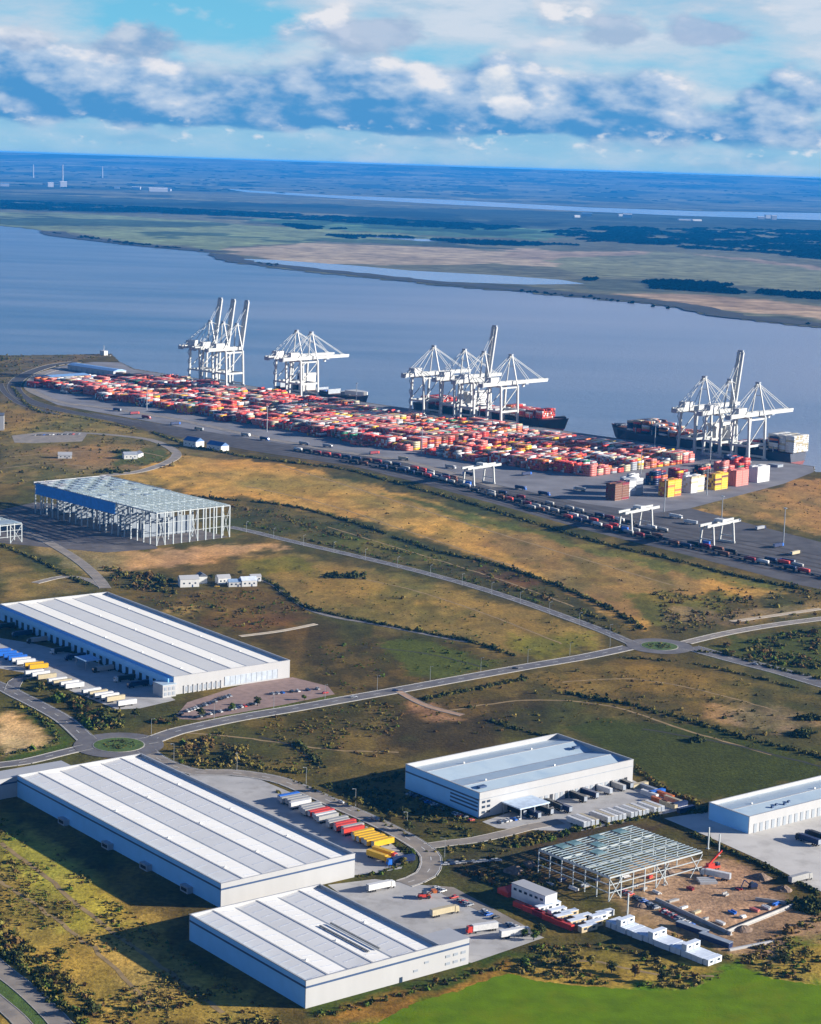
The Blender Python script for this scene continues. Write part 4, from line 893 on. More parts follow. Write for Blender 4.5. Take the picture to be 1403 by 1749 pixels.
for k, (px, py) in enumerate(((930, 1556), (942, 1552), (952, 1562), (1022, 1572), (1033, 1566))):
    cab3.put((*G(px, py), .02), R(36), 'pale grey site cabin behind the red container row, %s from the left' % ORD[k], 'pale grey site cabins')
t_ = thing('site_office', 'big white site office block with shaded blue side beside the red pile', 'office', (*G(912, 1541), 0), R(-48))
fbox(t_, 'body', (0, 0, 0), (23, 8, 7), m_cab); MB().prism([(-11.6, -4.1), (11.6, -4.1), (11.6, 4.1), (-11.6, 4.1)], 7.0, 7.4).build('roof', m_white, t_)
for k in range(6): fbox(t_, 'window', (-9+k*3.6, -4.04, 4.2), (2, .1, 1.2), m_glass)
t_ = thing('tent', 'red tent with pitched top left of the white site office', 'tent', (*G(872, 1526), 0), R(38))
MB().add([(-5, -4, 0), (5, -4, 0), (5, 4, 0), (-5, 4, 0), (-5, -4, 2.4), (5, -4, 2.4), (5, 4, 2.4), (-5, 4, 2.4)], [(0, 1, 5, 4), (1, 2, 6, 5), (2, 3, 7, 6), (3, 0, 4, 7)]).build('wall', PAINT['red'], t_)
MB().add([(-5.2, -4.2, 2.4), (5.2, -4.2, 2.4), (5.2, 4.2, 2.4), (-5.2, 4.2, 2.4), (-4, 0, 4.4), (4, 0, 4.4)], [(0, 1, 5, 4), (1, 2, 5), (2, 3, 4, 5), (3, 0, 4)]).build('roof', PAINT['red'], t_)
pts = row(G(895, 1553), G(962, 1583), 5)
for k, (x, y) in enumerate(pts): container('red' if k != 2 else 'maroon', (x, y, .02), R(-46), 'red container in the line left of the cream site cabins, %s from the far end' % ORD[k], 'red container line on the site')
# vans and cars
cols = ['white', 'silver', 'black', 'navy', 'grey', 'red', 'white', 'silver', 'blue', 'black']
def cars(p, q, n, rz, lab, grp, skip=.12):
    m_ = 0
    for k, (x, y) in enumerate(row(G(*p), G(*q), n)):
        if random.random() < skip: continue
        c = random.choice(cols); car_proto(c).put((x+random.uniform(-.3, .3), y+random.uniform(-.3, .3), .14), R(rz+random.choice((0, 180))+random.uniform(-2, 2)), lab % (c, ORD[k]), grp)
cars((1062, 1522), (1180, 1582), 24, 40, '%s car in the row along the brown building plot, %s from the far end', 'cars along the building plot')
cars((305, 1222), (392, 1190), 18, 125, '%s car, near row before the cream roofed warehouse, %s from left', 'cars before the cream roofed warehouse')
cars((330, 1228), (440, 1202), 20, 125, '%s car, roadside row before the cream roofed warehouse, %s from left', 'cars before the cream roofed warehouse')
cars((430, 1190), (560, 1176), 16, 125, '%s car, right hand rows before the cream roofed warehouse, %s from left', 'cars before the cream roofed warehouse', .3)
cars((745, 1519), (880, 1586), 26, 38, '%s car on the strip car park beyond the nearest yard, %s from the far end', 'cars on the strip car park', .35)
cars((700, 1358), (805, 1403), 20, 38, '%s car in the shade of the striped roof warehouse, %s from left', 'cars in the warehouse shade', .25)
cars((855, 1406), (900, 1396), 7, 129, '%s car at the office corner of the striped roof warehouse, %s from left', 'cars by the striped roof warehouse', .1)
cars((60, 744), (135, 742), 16, 60, '%s car on the far car park left of the yellow field, %s from left', 'cars on the far car park', .2)
cars((760, 1478), (870, 1470), 12, 10, '%s car on dark ground before the half built frame, %s from left', 'cars before the half built frame', .35)
for k, (px, py, c, a, lab) in enumerate(((605, 1192, 'white', 8, 'white car on the road right of the cream roofed warehouse'), (556, 1185, 'red', 30, 'red car at the end of the car park by the road'), (675, 1181, 'navy', 8, 'dark car at the sand track turning'), (640, 1401, 'silver', -38, 'silver car on the bend beside the trailer row'), (583, 1372, 'white', -38, 'white car on the access road in the warehouse shade'), (770, 1473, 'black', 20, 'black car by the bend near the yellow lorries'), (880, 1143, 'black', 8, 'black car on the road halfway to the far roundabout'), (1290, 1136, 'silver', -22, 'silver car on the wide road right of the far roundabout'))):
    car_proto(c).put((*G(px, py), .2), R(a), lab)
# mobile crane and plant on the plot
t_ = thing('mobile_crane', 'red mobile crane with short raised jib on the brown plot', 'crane', (*G(1216, 1486), .02), R(30))
MB().box((0, 0, .9), (9, 2.6, 1.2)).build('carrier', PAINT['red'], t_); MB().box((-1, 0, 2.1), (4, 2.4, 1.6)).build('superstructure', PAINT['red'], t_); MB().beam((-2, 0, 3.2), (6, 0, 9.5), .8).build('jib', PAINT['red'], t_); fbox(t_, 'cab', (3.6, 0, 2.1), (1.8, 2.3, 1.3), m_glass)
for x in (-3.4, -1.6, 1.6, 3.4):
    for y in (-1.2, 1.2): link('wheel', wheel_me, t_, (x, y, .5))
lorry_proto('white', 'white').put((*G(1222, 1500), .02), R(150), 'white lorry beside the red mobile crane on the brown plot')
t_ = thing('material_stack', 'pale stack of wrapped panels beside the white lorry on the plot', 'stack', (*G(1208, 1507), 0), R(10))
for k in range(3): fbox(t_, 'pallet', (0, k*2.4-2.4, 0), (9, 2.0, 1.2+.2*k), m_white)
t_ = thing('excavator', 'dark excavator with folded arm on the right of the brown plot', 'excavator', (*G(1286, 1518), .02), R(200))
MB().box((0, 1.1, 0), (3.8, .7, 1.0)).box((0, -1.1, 0), (3.8, .7, 1.0)).build('tracks', m_black, t_); MB().box((-.3, 0, 1.1), (3.8, 2.6, 1.5)).build('body', PAINT['navy'], t_); fbox(t_, 'cab', (.9, .7, 2.6), (1.5, 1.1, 1.2), m_glass); MB().beam((1.5, -.3, 2.2), (4.8, -.3, 4.8), .5).beam((4.8, -.3, 4.8), (6.4, -.3, 1.2), .4).build('arm', PAINT['navy'], t_); MB().box((6.4, -.3, .2), (1.0, 1.2, 1.0), top=(1.3, 1)).build('bucket', m_black, t_)
for k, (px, py, a) in enumerate(((1165, 1580, -45), (1205, 1600, -45))):
    t_ = thing('dark_shed', ['long dark row shed left of the pale foundation wall', 'long dark row shed nearest the site corner'][k], 'shed', (*G(px+18, py+10), 0), R(a)); fbox(t_, 'body', (0, 0, 0), (17, 3, 2.4), PAINT['navy']); fbox(t_, 'roof', (0, 0, 2.4), (17.4, 3.4, .2), m_trim)
t_ = thing('low_wall', 'pale low wall at the near corner of the building site', 'wall', (*G(1285, 1617), 0), R(29)); fbox(t_, 'footing', (0, 0, 0), (26, 1.4, .5), m_conc); fbox(t_, 'coping', (0, 0, .5), (26, 1.0, .6), m_white)
lorry_proto('grey', 'grey').put((*G(1368, 1506), .1), R(38), 'grey lorry on the pale concrete at the right edge'); lorry_proto('black', 'navy').put((*G(1380, 1440), .1), R(130), 'dark lorry in the shade of the right edge warehouse yard'); lorry_proto('navy', 'black').put((*G(1396, 1434), .1), R(130), 'black lorry in the shade at the right edge')
# cottages
def house(px, py, w, d, h, rz, lab, roofc=None, wall=None):
    t = thing('house', lab, 'house', (*G(px, py), 0), R(rz)); wl_ = wall or S('lime_washed_wall', 214, 214, 210, rough=.8, var=.08)
    b = MB().box((0, 0, 0), (w, d, h)).build('wall', wl_, t)
    rr = d*.32
    MB().add([(-w/2-.3, -d/2-.3, h), (w/2+.3, -d/2-.3, h), (w/2+.3, d/2+.3, h), (-w/2-.3, d/2+.3, h), (-w/2-.3, 0, h+rr), (w/2+.3, 0, h+rr)], [(0, 1, 5, 4), (2, 3, 4, 5), (1, 2, 5), (3, 0, 4), (3, 2, 1, 0)]).build('roof', roofc or m_white, t)
    for k in range(3): fbox(b, 'window', (-w*.3+k*w*.3, -d/2-.02, h*.4), (1.4, .1, 1.3), m_glass)
    fbox(b, 'door', (w*.15, -d/2-.03, 0), (1.1, .1, 2.1), m_band); return t
slate = S('slate_roof', 92, 98, 110, rough=.6)
house(322, 1001, 16, 9, 6.5, 20, 'white gabled barn, leftmost of the farm buildings behind the cream roofed warehouse'); house(344, 995, 9, 8, 6, 110, 'white gabled house touching the leftmost farm barn', slate)
house(381, 996, 11, 8, 5, 25, 'white farm building in the middle of the farm group'); house(402, 1001, 12, 7, 4, 15, 'low blue grey farm shed with white front', S('blue_grey_roof', 140, 166, 196))
house(424, 1000, 13, 9, 5, 20, 'white farm shed at the right of the farm group', S('pale_roof', 206, 216, 226)); house(436, 992, 9, 6, 4, 20, 'small pale shed at the back right of the farm')
car_proto('yellow').put((*G(371, 1003), .1), R(10), 'yellow van among the white farm buildings')
house(331, 762, 22, 14, 7, -40, 'blue roofed shed with white end, left one beyond the yellow field', S('blue_roof', 70, 110, 160)); house(372, 768, 26, 13, 6, -42, 'blue roofed shed with white end, right one beyond the yellow field', MATS['blue_roof'])
house(222, 783, 16, 10, 5, 20, 'small pale house inside the looped lane', S('pale_slate', 150, 158, 168)); house(235, 780, 12, 9, 4, 70, 'small dark roofed house inside the looped lane', slate); house(111, 782, 16, 10, 4, 10, 'lone pale shed on the rough ground left of the looped lane')
# shed and tank at the far left
t_ = thing('port_shed', 'large white port shed with blue roof inside the curved port road', 'shed', (*G(112, 655), 0), QYAW+R(90))
fbox(t_, 'wall', (0, 0, 0), (70, 60, 11), m_white); MB().add([(-36, -31, 11), (36, -31, 11), (36, 31, 11), (-36, 31, 11), (-36, 0, 15), (36, 0, 15)], [(0, 1, 5, 4), (2, 3, 4, 5), (1, 2, 5), (3, 0, 4)]).build('roof', S('blue_shed_roof', 120, 160, 205), t_)
for k in range(6): fbox(t_, 'door', (-28+k*11, -30.1, 0), (5, .3, 6), m_trim)
t_ = thing('port_shed', 'long low port shed with pale blue roof by the river at the far left', 'shed', (*G(165, 636), 0), QYAW); fbox(t_, 'wall', (0, 0, 0), (120, 26, 8), m_white); MB().box((0, 0, 8), (122, 28, 2.5), top=(.99, .3)).build('roof', MATS['blue_shed_roof'], t_)
for k in range(8): fbox(t_, 'door', (-50+k*14, -13.1, 0), (5, .3, 5), m_trim)
t_ = thing('box_building', 'plain white block building at the left edge above the brown fields', 'building', (*G(-8, 733), 0), R(10)); fbox(t_, 'wall', (0, 0, 0), (22, 24, 19), m_white); fbox(t_, 'roof', (0, 0, 19), (22.6, 24.6, .8), slate)
for k in range(2): fbox(t_, 'door', (-5+k*9, -12.05, 0), (3.5, .2, 4), m_trim)

# ------------------------------------------------------------------ quay cranes
m_crane = S('crane_white', 184, 186, 183, rough=.45, var=.12, scale=.2, dirt=(srgb(158, 160, 158), .2))
m_crane2 = S('crane_grey', 150, 158, 166, rough=.5); m_mach = S('machinery_house', 204, 206, 204, rough=.5)
def quay_crane(up):
    # local frame: x along the quay, y inland, waterside rail at y = 3, landside at y = 38
    t = thing('quay_crane', 'crane', 'crane'); B, y0, y1, H = 13.0, 3.0, 38.0, 50.0
    for x in (-B, B):
        for y in (y0, y1):
            lg = MB().beam((x, y, 1.6), (x*.82, y, H), 2.7, 2.5).build('leg', m_crane, t)
            MB().box((x, y, 0), (8, 1.6, 1.6)).build('bogie', m_crane2, lg)
    for y in (y0, y1):
        MB().beam((-B, y, 3.0), (B, y, 3.0), 1.6, 2.2).build('sill_beam', m_crane, t); MB().beam((-B*.94, y, 18), (B*.94, y, 18), 1.4, 2.4).build('portal_beam', m_crane, t); MB().beam((-B*.83, y, H), (B*.83, y, H), 1.6, 2.4).build('top_beam', m_crane, t)
    for x in (-B*.95, B*.95):
        MB().beam((x, y0, 18), (x, y1, 18), 1.4, 2.6).build('portal_tie', m_crane, t); MB().beam((x, y1, 20), (x*.87, y0, H-2), 1.0).build('brace', m_crane, t); MB().beam((x*.87, y0, H-2), (x*.87, y1, H-2), 1.2, 2.0).build('top_tie', m_crane, t)
    for x in (-3.6, 3.6): MB().beam((x, -2, H+3), (x, y1+30, H+3), 2.4, 4.8).build('girder', m_crane, t)
    for k in range(6): MB().beam((-3.6, 4+k*12, H+3), (3.6, 4+k*12, H+3), .9).build('girder_tie', m_crane, t)
    # apex frame
    for x in (-5.4, 5.4):
        MB().beam((x*1.8, y0, H+1), (x*.35, y0+4, H+38), 1.4).build('apex_leg', m_crane, t); MB().beam((x*.35, y0+4, H+38), (x*1.1, y1, H+4), .7).build('backstay', m_crane, t)
    MB().beam((-3.5, y0+2.6, H+24), (3.5, y0+2.6, H+24), .8).build('apex_tie', m_crane, t)
    fbox(t, 'apex_platform', (0, y0+4, H+37.5), (6, 4, 2.2), m_crane2)
    for x in (-2, 2): MB().beam((x, y0+4, H+38), (x, y1+24, H+5), .5).build('backstay', m_crane, t)
    mh = MB().box((0, y1+6, H+5), (9.5, 17, 6.0)).build('machinery_house', m_mach, t); fbox(mh, 'roof', (0, y1+6, H+11), (10, 17.6, .5), m_crane)
    fbox(t, 'counterweight', (0, y1+29, H-.5), (8.2, 4, 5), m_crane2)
    L = 68.0; a = R(80) if up else R(0)
    def bp(d, z=0.0): return Vector((0, -2-d*math.cos(a)+z*math.sin(a)*1.0, H+3+d*math.sin(a)+z*math.cos(a)))
    for x in (-2.8, 2.8): MB().beam(bp(0)+Vector((x, 0, 0)), bp(L)+Vector((x, 0, 0)), 2.4, 4.2).build('boom', m_crane, t)
    for k in range(8): MB().beam(bp(3+k*9)+Vector((-2.8, 0, 0)), bp(3+k*9)+Vector((2.8, 0, 0)), 1.0).build('boom_tie', m_crane, t)
    MB().box(bp(L), (7.6, 2.6, 2.2)).build('boom_tip', m_crane2, t)
    for d in (30, 60):
        for x in (-2.4, 2.4): MB().beam(bp(d, 1.5)+Vector((x, 0, 0)), (x*.7, y0+4, H+37.6), .5).build('forestay', m_crane, t)
    cy = 16 if up else -26
    fbox(t, 'trolley', (0, cy, H-.6), (7.4, 6, 2.2), m_crane2); cb = fbox(t, 'operator_cab', (3, cy+1, H-4.2), (2.8, 3.2, 3.0), m_mach); fbox(cb, 'window', (0, -1.64, .5), (2.4, .1, 1.6), m_glass)
    for k in range(7): MB().beam((B+1.6, y1-2 if k % 2 else y1+2, 3+k*6.6), (B+1.6, y1+2 if k % 2 else y1-2, 9.6+k*6.6), .8).build('stair', m_crane2, t)
    return Proto(t)
cr_dn, cr_up = quay_crane(False), quay_crane(True)
def s_of(px):          # distance along the quay of the measured map column
    lo, hi = -300.0, QL+300
    for _ in range(50):
        m = (lo+hi)/2; x, y = ST(m, 3); d = y*CP+EYE*SP; up = y*SP-EYE*CP
        if PW/2+FPX*(x*CR+up*SR)/d < px: lo = m
        else: hi = m
    return lo
for px, up, lab in ((361, 1, 'quay crane with raised boom, leftmost of the three by the left end'), (383, 1, 'quay crane with raised boom, middle of the three by the left end'), (406, 1, 'quay crane with raised boom, rightmost of the three by the left end'),
                    (508, 0, 'quay crane with lowered boom over the dark ship with the white bow, left one'), (533, 0, 'quay crane with lowered boom over the dark ship with the white bow, right one'),
                    (741, 0, 'quay crane with lowered boom, leftmost over the red laden middle ship'), (793, 0, 'quay crane with lowered boom, left neighbour of the raised boom at the middle ship'), (826, 1, 'quay crane with raised boom at the red laden middle ship'), (872, 0, 'quay crane with lowered boom, rightmost over the red laden middle ship'),
                    (1200, 0, 'quay crane with lowered boom, leftmost over the right hand ship'), (1243, 1, 'quay crane with raised boom at the right hand ship'), (1291, 0, 'quay crane with lowered boom, rightmost of all the quay cranes')):
    (cr_up if up else cr_dn).put((*ST(s_of(px), 0), .1), QYAW+math.pi, lab, 'white quay cranes').scale = (1, 1, 1.08)
# the inland direction of the model (+y) must point inland: the model is turned half round

# ------------------------------------------------------------------ ships alongside
CONT = {k: [] for k in PAINT}                      # every further container of the port: centre, yaw
def hull_mesh(L, Bm, D, name, mats, raise_=5.0):
    st = [(-.5, .80, .0), (-.47, .95, 0), (-.35, 1, 0), (.25, 1, 0), (.36, .92, .0), (.43, .68, .35), (.475, .36, .75), (.5, .03, 1.0)]
    mb = MB(); vs = []
    for x, b, r in st:
        top = D+raise_*r; xb = x if x < .4 else .4+(x-.4)*.55
        for z, k, xx in ((-2, .55 if b < .9 else .92, xb), (D*.28, .85 if b < .9 else 1.0, (x+xb)/2), (top, 1.0, x)):
            for s in (-1, 1): vs.append((xx*L, s*b*k*Bm/2, z))
    n = len(st); fs = []; ms = []
    for i in range(n-1):
        a, b = i*6, (i+1)*6
        for s in (0, 1):
            for lv in (0, 1):
                q = (a+lv*2+s, b+lv*2+s, b+lv*2+2+s, a+lv*2+2+s); fs.append(q if s == 0 else q[::-1]); ms.append(1 if lv == 0 else 0)
        fs.append((a+4, b+4, b+5, a+5)); ms.append(2)
    fs.append((0, 2, 3, 1)); ms.append(1); fs.append((2, 4, 5, 3)); ms.append(0); o = (n-1)*6; fs.append((o, o+1, o+3, o+2)); ms.append(1); fs.append((o+2, o+3, o+5, o+4)); ms.append(0)
    mb.v = vs; mb.f = fs; mb.m = ms; return mb.mesh(name, mats)
m_navy = S('ship_hull_navy', 26, 38, 62, rough=.5); m_boot = S('ship_boot_top', 110, 34, 32, rough=.6); m_deck = S('ship_deck', 96, 62, 54, rough=.7); m_wh = S('ship_white', 196, 194, 188, rough=.5, var=.06)
def ship(label, s0, s1, Bm, D, bow, tower_at, hull=m_navy, white_bow=False, tiers=(2, 5), cols_=None, load=None, funnel='navy'):
    L = abs(s1-s0); c = ST((s0+s1)/2, -5-Bm/2); rz = QYAW if bow > 0 else QYAW+math.pi
    t = thing('container_ship', label, 'ship', (*c, WATER_Z), rz)
    link('hull', hull_mesh(L, Bm, D, 'hull', [hull, m_boot, m_deck]), t)
    if white_bow: MB().prism([(L*.30, -Bm*.42), (L*.42, -Bm*.33), (L*.47, -Bm*.16), (L*.485, 0), (L*.47, Bm*.16), (L*.42, Bm*.33), (L*.30, Bm*.42)], D+3, D+9).build('forecastle_cover', m_wh, t)
    else: MB().prism([(L*.44, -Bm*.26), (L*.485, 0), (L*.44, Bm*.26)], D+4.0, D+6.2).build('forecastle', hull, t)
    tx = L*tower_at
    tw = MB().box((tx, 0, D), (13, Bm*.86, 22)).box((tx, 0, D+22), (10, Bm*1.04, 4)).build('bridge', m_wh, t)
    fbox(tw, 'window_band', (tx+5.06, 0, D+23.2), (.2, Bm*.98, 1.6), m_glass)
    for k in range(5): fbox(tw, 'window_band', (tx+6.55, 0, D+4+k*3.4), (.15, Bm*.7, 1.0), m_glass)
    MB().cyl((tx-2, 0, D+26), .5, 9, 8).build('mast', m_crane, t); fn = MB().box((tx-14, 0, D), (9, 10, 24), top=(.8, .8)).build('funnel', PAINT[funnel], t)
    for k in range(int(L/30)):
        x = -L*.42+k*(L*.82/int(L/30))
        if abs(x-tx) > 16: MB().box((x, 0, D), (1.0, Bm*.96, 7)).build('lashing_bridge', m_crane2, t)
    # cargo
    ca, sa = math.cos(rz), math.sin(rz); nb = int((L*.84)/14.2); nr = int(Bm*.94/2.55)
    for i in range(nb):
        x = -L*.44+i*14.2+7
        if abs(x-tx) < 15 or abs(x-(tx-14)) < 11: continue
        base_h = random.randint(*tiers); 
        if load: base_h = load(x/L, base_h)
        for j in range(nr):
            y = (j-(nr-1)/2)*2.55; hh = max(0, base_h-random.choice((0, 0, 0, 1)))
            if x/L > .33: 
                if abs(j-(nr-1)/2) > nr*.36: continue
            for k in range(hh):
                cc_ = random.choice(cols_ or ['red', 'maroon', 'pink', 'white', 'orange', 'navy', 'brown'])
                CONT[cc_].append((c[0]+x*ca-y*sa, c[1]+x*sa+y*ca, WATER_Z+D+1.2+k*2.62, rz))
    return t
ship('dark container ship with a white covered bow, by the second crane pair', s_of(460), s_of(612), 27, 9, 1, -.18, white_bow=True, tiers=(0, 1), cols_=['navy', 'black', 'blue', 'navy', 'grey'])
ship('dark ship laden with red containers, by the middle cranes', s_of(695), s_of(948), 42, 14, 1, -.12, tiers=(4, 6), cols_=['red', 'pink', 'red', 'red', 'maroon', 'white', 'orange', 'brown'], hull=S('ship_hull_black', 24, 26, 32), load=lambda u, b: b if u > .12 or u < -.3 else 2)
ship('longest dark navy ship with mixed containers, bow pointing left, at the right hand cranes', s_of(1020), s_of(1340), 46, 15, -1, -.10, tiers=(3, 5), cols_=['brown', 'navy', 'black', 'white', 'cream', 'red', 'orange', 'navy'], load=lambda u, b: b+1 if u > .2 else (7 if u < -.40 else b-1), funnel='white')
# white reefers piled at its stern
c0 = ST(s_of(1318), -28)
for i in range(3):
    for j in range(13):
        for k in range(8): CONT[random.choice(('white', 'white', 'cream'))].append((c0[0]+QX[0]*(i*13-10)+QN[0]*(j-6)*2.55, c0[1]+QX[1]*(i*13-10)+QN[1]*(j-6)*2.55, WATER_Z+16.3+k*2.62, QYAW))
t_ = thing('workboat', 'small white workboat moored at the far left end of the river bank', 'boat', (*G(175, 606), WATER_Z), QYAW); link('hull', hull_mesh(46, 11, 4, 'hull', [m_wh, m_boot, m_deck], 2), t_); fbox(t_, 'wheelhouse', (4, 0, 4), (12, 8, 9), m_wh); MB().cyl((4, 0, 13), .5, 9, 8).build('mast', m_crane, t_)

# ------------------------------------------------------------------ container yard
mixc_ = ['red']*13+['pink']*13+['white']*6+['cream']*5+['maroon']*4+['grey']*5+['silver']*2+['navy']+['orange']*6+['yellow']*3+['brown']*2+['green']
def yard_block(s, t0, t1, rows_, dens, hmax, pal):
    n = int((t1-t0)/12.9)
    for i in range(n):
        t = t0+6.5+i*12.9; f = float(fbm(np.array([s/45.0]), np.array([t/40.0]), 300)[0])
        loc_pal = [random.choice(pal) for _ in range(2)]; hb = random.uniform(-.22, .16)
        for j in range(rows_):
            ss = s+(j-(rows_-1)/2)*2.72
            h = int(round(hmax*min(1, max(0, (f-.02)*1.6+hb+random.uniform(-.10, .10))*dens)))
            for k in range(h):
                c = random.choice(loc_pal) if random.random() < .62 else random.choice(pal)
                x, y = ST(ss, t); CONT[c].append((x, y, .15+k*2.6, QYAW+math.pi/2))
for b in range(28):
    s = 22+b*30.6
    if s < 845:
        t1 = 292+min(45, s*.05)+(14 if b % 3 == 0 else 0)
        yard_block(s, 70 if s > 60 else 95, t1, 9, 1.1, 5, mixc_)
for b in range(8): yard_block(872+b*30.6, 95, 338-b*4, 9, 1.15, 5, mixc_+['white']*4+['yellow']*2+['orange'])
# the far left of the yard: looser stacks
for b in range(2): yard_block(-20-b*30, 150, 235, 6, .8, 3, mixc_+['white']*8)
# tall stacks of empties nearest the camera: the ones that show largest are individuals
STK = [(1218, 404, 'brown', 'maroon', 'the dark leftmost tall stack'), (1208, 366, 'silver', 'white', 'the grey stack right of the dark one'), (1238, 336, 'yellow', 'orange', 'the yellow middle tall stack'),
       (1236, 290, 'white', 'cream', 'the white stack between the two yellow ones'), (1240, 250, 'yellow', 'brown', 'the yellow and brown stack right of the white one'), (1238, 206, 'pink', 'pink', 'the pink stack near the right end'), (1236, 160, 'white', 'white', 'the big white stack at the right end')]
for s, t, c1, c2, lab in STK:
    nr, nl, nh = 5, 2, 7
    for i in range(nl):
        for j in range(nr):
            for k in range(nh-(1 if (i+j) % 4 == 3 else 0)):
                x, y = ST(s+(j-(nr-1)/2)*2.6, t+(i-.5)*12.6); c = c1 if random.random() < .7 else c2; z = .15+k*2.61
                if j == nr-1 or (i == nl-1 and j >= 1): container(c, (x, y, z), QYAW+math.pi/2, '%s container in %s, %s' % (c, lab, ('bottom layer', 'second layer up', 'third layer up', 'fourth layer up', 'fifth layer up', 'sixth layer up', 'top layer')[k]), 'containers of '+lab)
                else: CONT[c].append((x, y, z, QYAW+math.pi/2))
# second line of taller stacks behind
for s, t, c in ((1180, 330, 'white'), (1178, 280, 'navy'), (1180, 240, 'maroon'), (1182, 195, 'black'), (1180, 150, 'pink'), (1150, 90, 'navy'), (1175, 110, 'red')):
    for i in range(2):
        for j in range(5):
            for k in range(random.randint(4, 6)): x, y = ST(s+(j-2)*2.6, t+(i-.5)*12.6); CONT[c if random.random() < .75 else random.choice(mixc_)].append((x, y, .15+k*2.61, QYAW+math.pi/2))
# ------------------------------------------------------------------ rail terminal: gantries, wagons, lorries
def rail_gantry():
    t = thing('rail_gantry_crane', 'crane', 'crane'); S_, H = 36.0, 19.0
    for sx in (-1, 1):
        for sy in (-1, 1): MB().beam((sx*S_/2, sy*8, .3), (sx*S_/2, sy*6, H), 1.5).build('leg', m_crane, t)
        MB().beam((sx*S_/2, -9, 1.2), (sx*S_/2, 9, 1.2), 1.6, 1.8).build('sill_beam', m_crane, t); MB().beam((sx*S_/2, -6.5, H), (sx*S_/2, 6.5, H), 1.6, 2).build('end_tie', m_crane, t)
        MB().beam((sx*S_/2, -7.4, 7.0), (sx*S_/2, 7.4, 7.0), .9).build('portal_tie', m_crane, t)
    for y in (-4, 4): MB().beam((-S_/2-8, y, H+1.6), (S_/2+16, y, H+1.6), 1.6, 2.6).build('girder', m_crane, t)
    fbox(t, 'trolley', (4, 0, H+2.9), (7, 9.6, 2.6), m_mach); fbox(t, 'operator_cab', (7, 5.5, H-2.4), (2.6, 2.4, 2.6), m_glass); fbox(t, 'electric_house', (-S_/2-1, 0, 2.2), (3, 7, 3.4), PAINT['blue']); return Proto(t)
rg = rail_gantry()
for k, (px, py) in enumerate(((1086, 906), (1225, 930), (818, 828))):
    rg.put((*G(px, py), .1), R(47+3), ['white rail gantry crane over the tracks, the middle one', 'white rail gantry crane over the tracks, the rightmost one', 'white rail gantry crane over the tracks, the leftmost and farthest one'][k], 'rail gantry cranes')
def wagon():
    t = thing('rail_wagon', 'wagon', 'wagon'); MB().box((0, 0, .9), (15, 2.6, .5)).build('deck', m_chas, t)
    for x in (-5, 5): MB().box((x, 0, .1), (2.6, 2.2, .8)).build('bogie', m_black, t)
    return Proto(t)
wg_ = wagon(); nw = 0
for li, (f0, f1) in ((1, (.30, .52)), (2, (.44, .80)), (3, (.36, .60)), (4, (.55, .93)), (5, (.62, .99))):
    ln = rail_lines[li]; seg = [(ln[i+1]-ln[i]).length for i in range(len(ln)-1)]; tot = sum(seg); d = tot*f0; i = 0; acc = 0; kk = 0
    while d < tot*f1:
        while acc+seg[i] < d: acc += seg[i]; i += 1
        p_ = ln[i]+(ln[i+1]-ln[i])*((d-acc)/seg[i]); dr = ln[i+1]-ln[i]; rz = math.atan2(dr.y, dr.x)
        wg_.put((p_.x, p_.y, .12), rz, 'flat wagon of the %s train from the yard, %s from its left end' % (ORD[li-1], ORD[kk]), 'flat wagons of the %s train' % ORD[li-1])
        if random.random() < .72: CONT[random.choice(['navy', 'black', 'maroon', 'grey', 'black', 'brown', 'white', 'grey', 'red', 'navy'])].append((p_.x, p_.y, 1.55, rz))
        d += 15.8; kk += 1
plist = [(250, 715), (275, 722), (300, 726), (340, 735), (385, 742), (420, 745), (452, 752), (480, 754), (520, 760), (560, 764), (610, 772), (640, 776), (690, 786), (730, 792), (770, 800), (800, 812), (860, 822), (890, 836), (930, 846), (960, 852), (990, 838), (900, 812), (1020, 872), (1155, 885), (1180, 895), (1290, 925), (1330, 935), (1360, 948), (1390, 952), (1300, 905), (1345, 962), (1385, 975), (230, 708), (200, 702), (140, 688), (110, 672)]
plist = [p_ for i_, p_ in enumerate(plist) if i_ % 3 != 1]
for k, (px, py) in enumerate(plist):
    cb, bd = random.choice((('white', 'grey'), ('red', 'maroon'), ('blue', 'navy'), ('white', 'white'), ('black', 'cream'), ('navy', 'silver')))
    lorry_proto(cb, bd).put((*G(px, py), .2), QYAW+R(random.choice((0, 180, 4, 90))), '%s lorry on the port road between stacks and tracks, %s from the left' % (bd, ORD[sorted(x for x, _ in plist).index(px)]), 'lorries on the port road')
# lighting masts over the port
def mast():
    t = thing('light_mast', 'mast', 'mast'); MB().cyl((0, 0, 0), .7, 34, 8, r2=.35).build('pole', m_steel, t); hd = MB().cyl((0, 0, 33.4), 1.8, .7, 10).build('head_ring', m_steel, t); return Proto(t)
ms_ = mast()
for k, (s, t) in enumerate(((120, 45), (330, 330), (460, 45), (600, 350), (700, 45), (858, 200), (858, 330), (1000, 45), (1118, 230), (1125, 100), (1262, 300), (1300, 430), (1400, 470), (1480, 480))):
    ms_.put((*ST(s, t), .05), 0, 'tall slim lighting mast in the port, %s counting from the left' % ORD[k], 'port lighting masts')
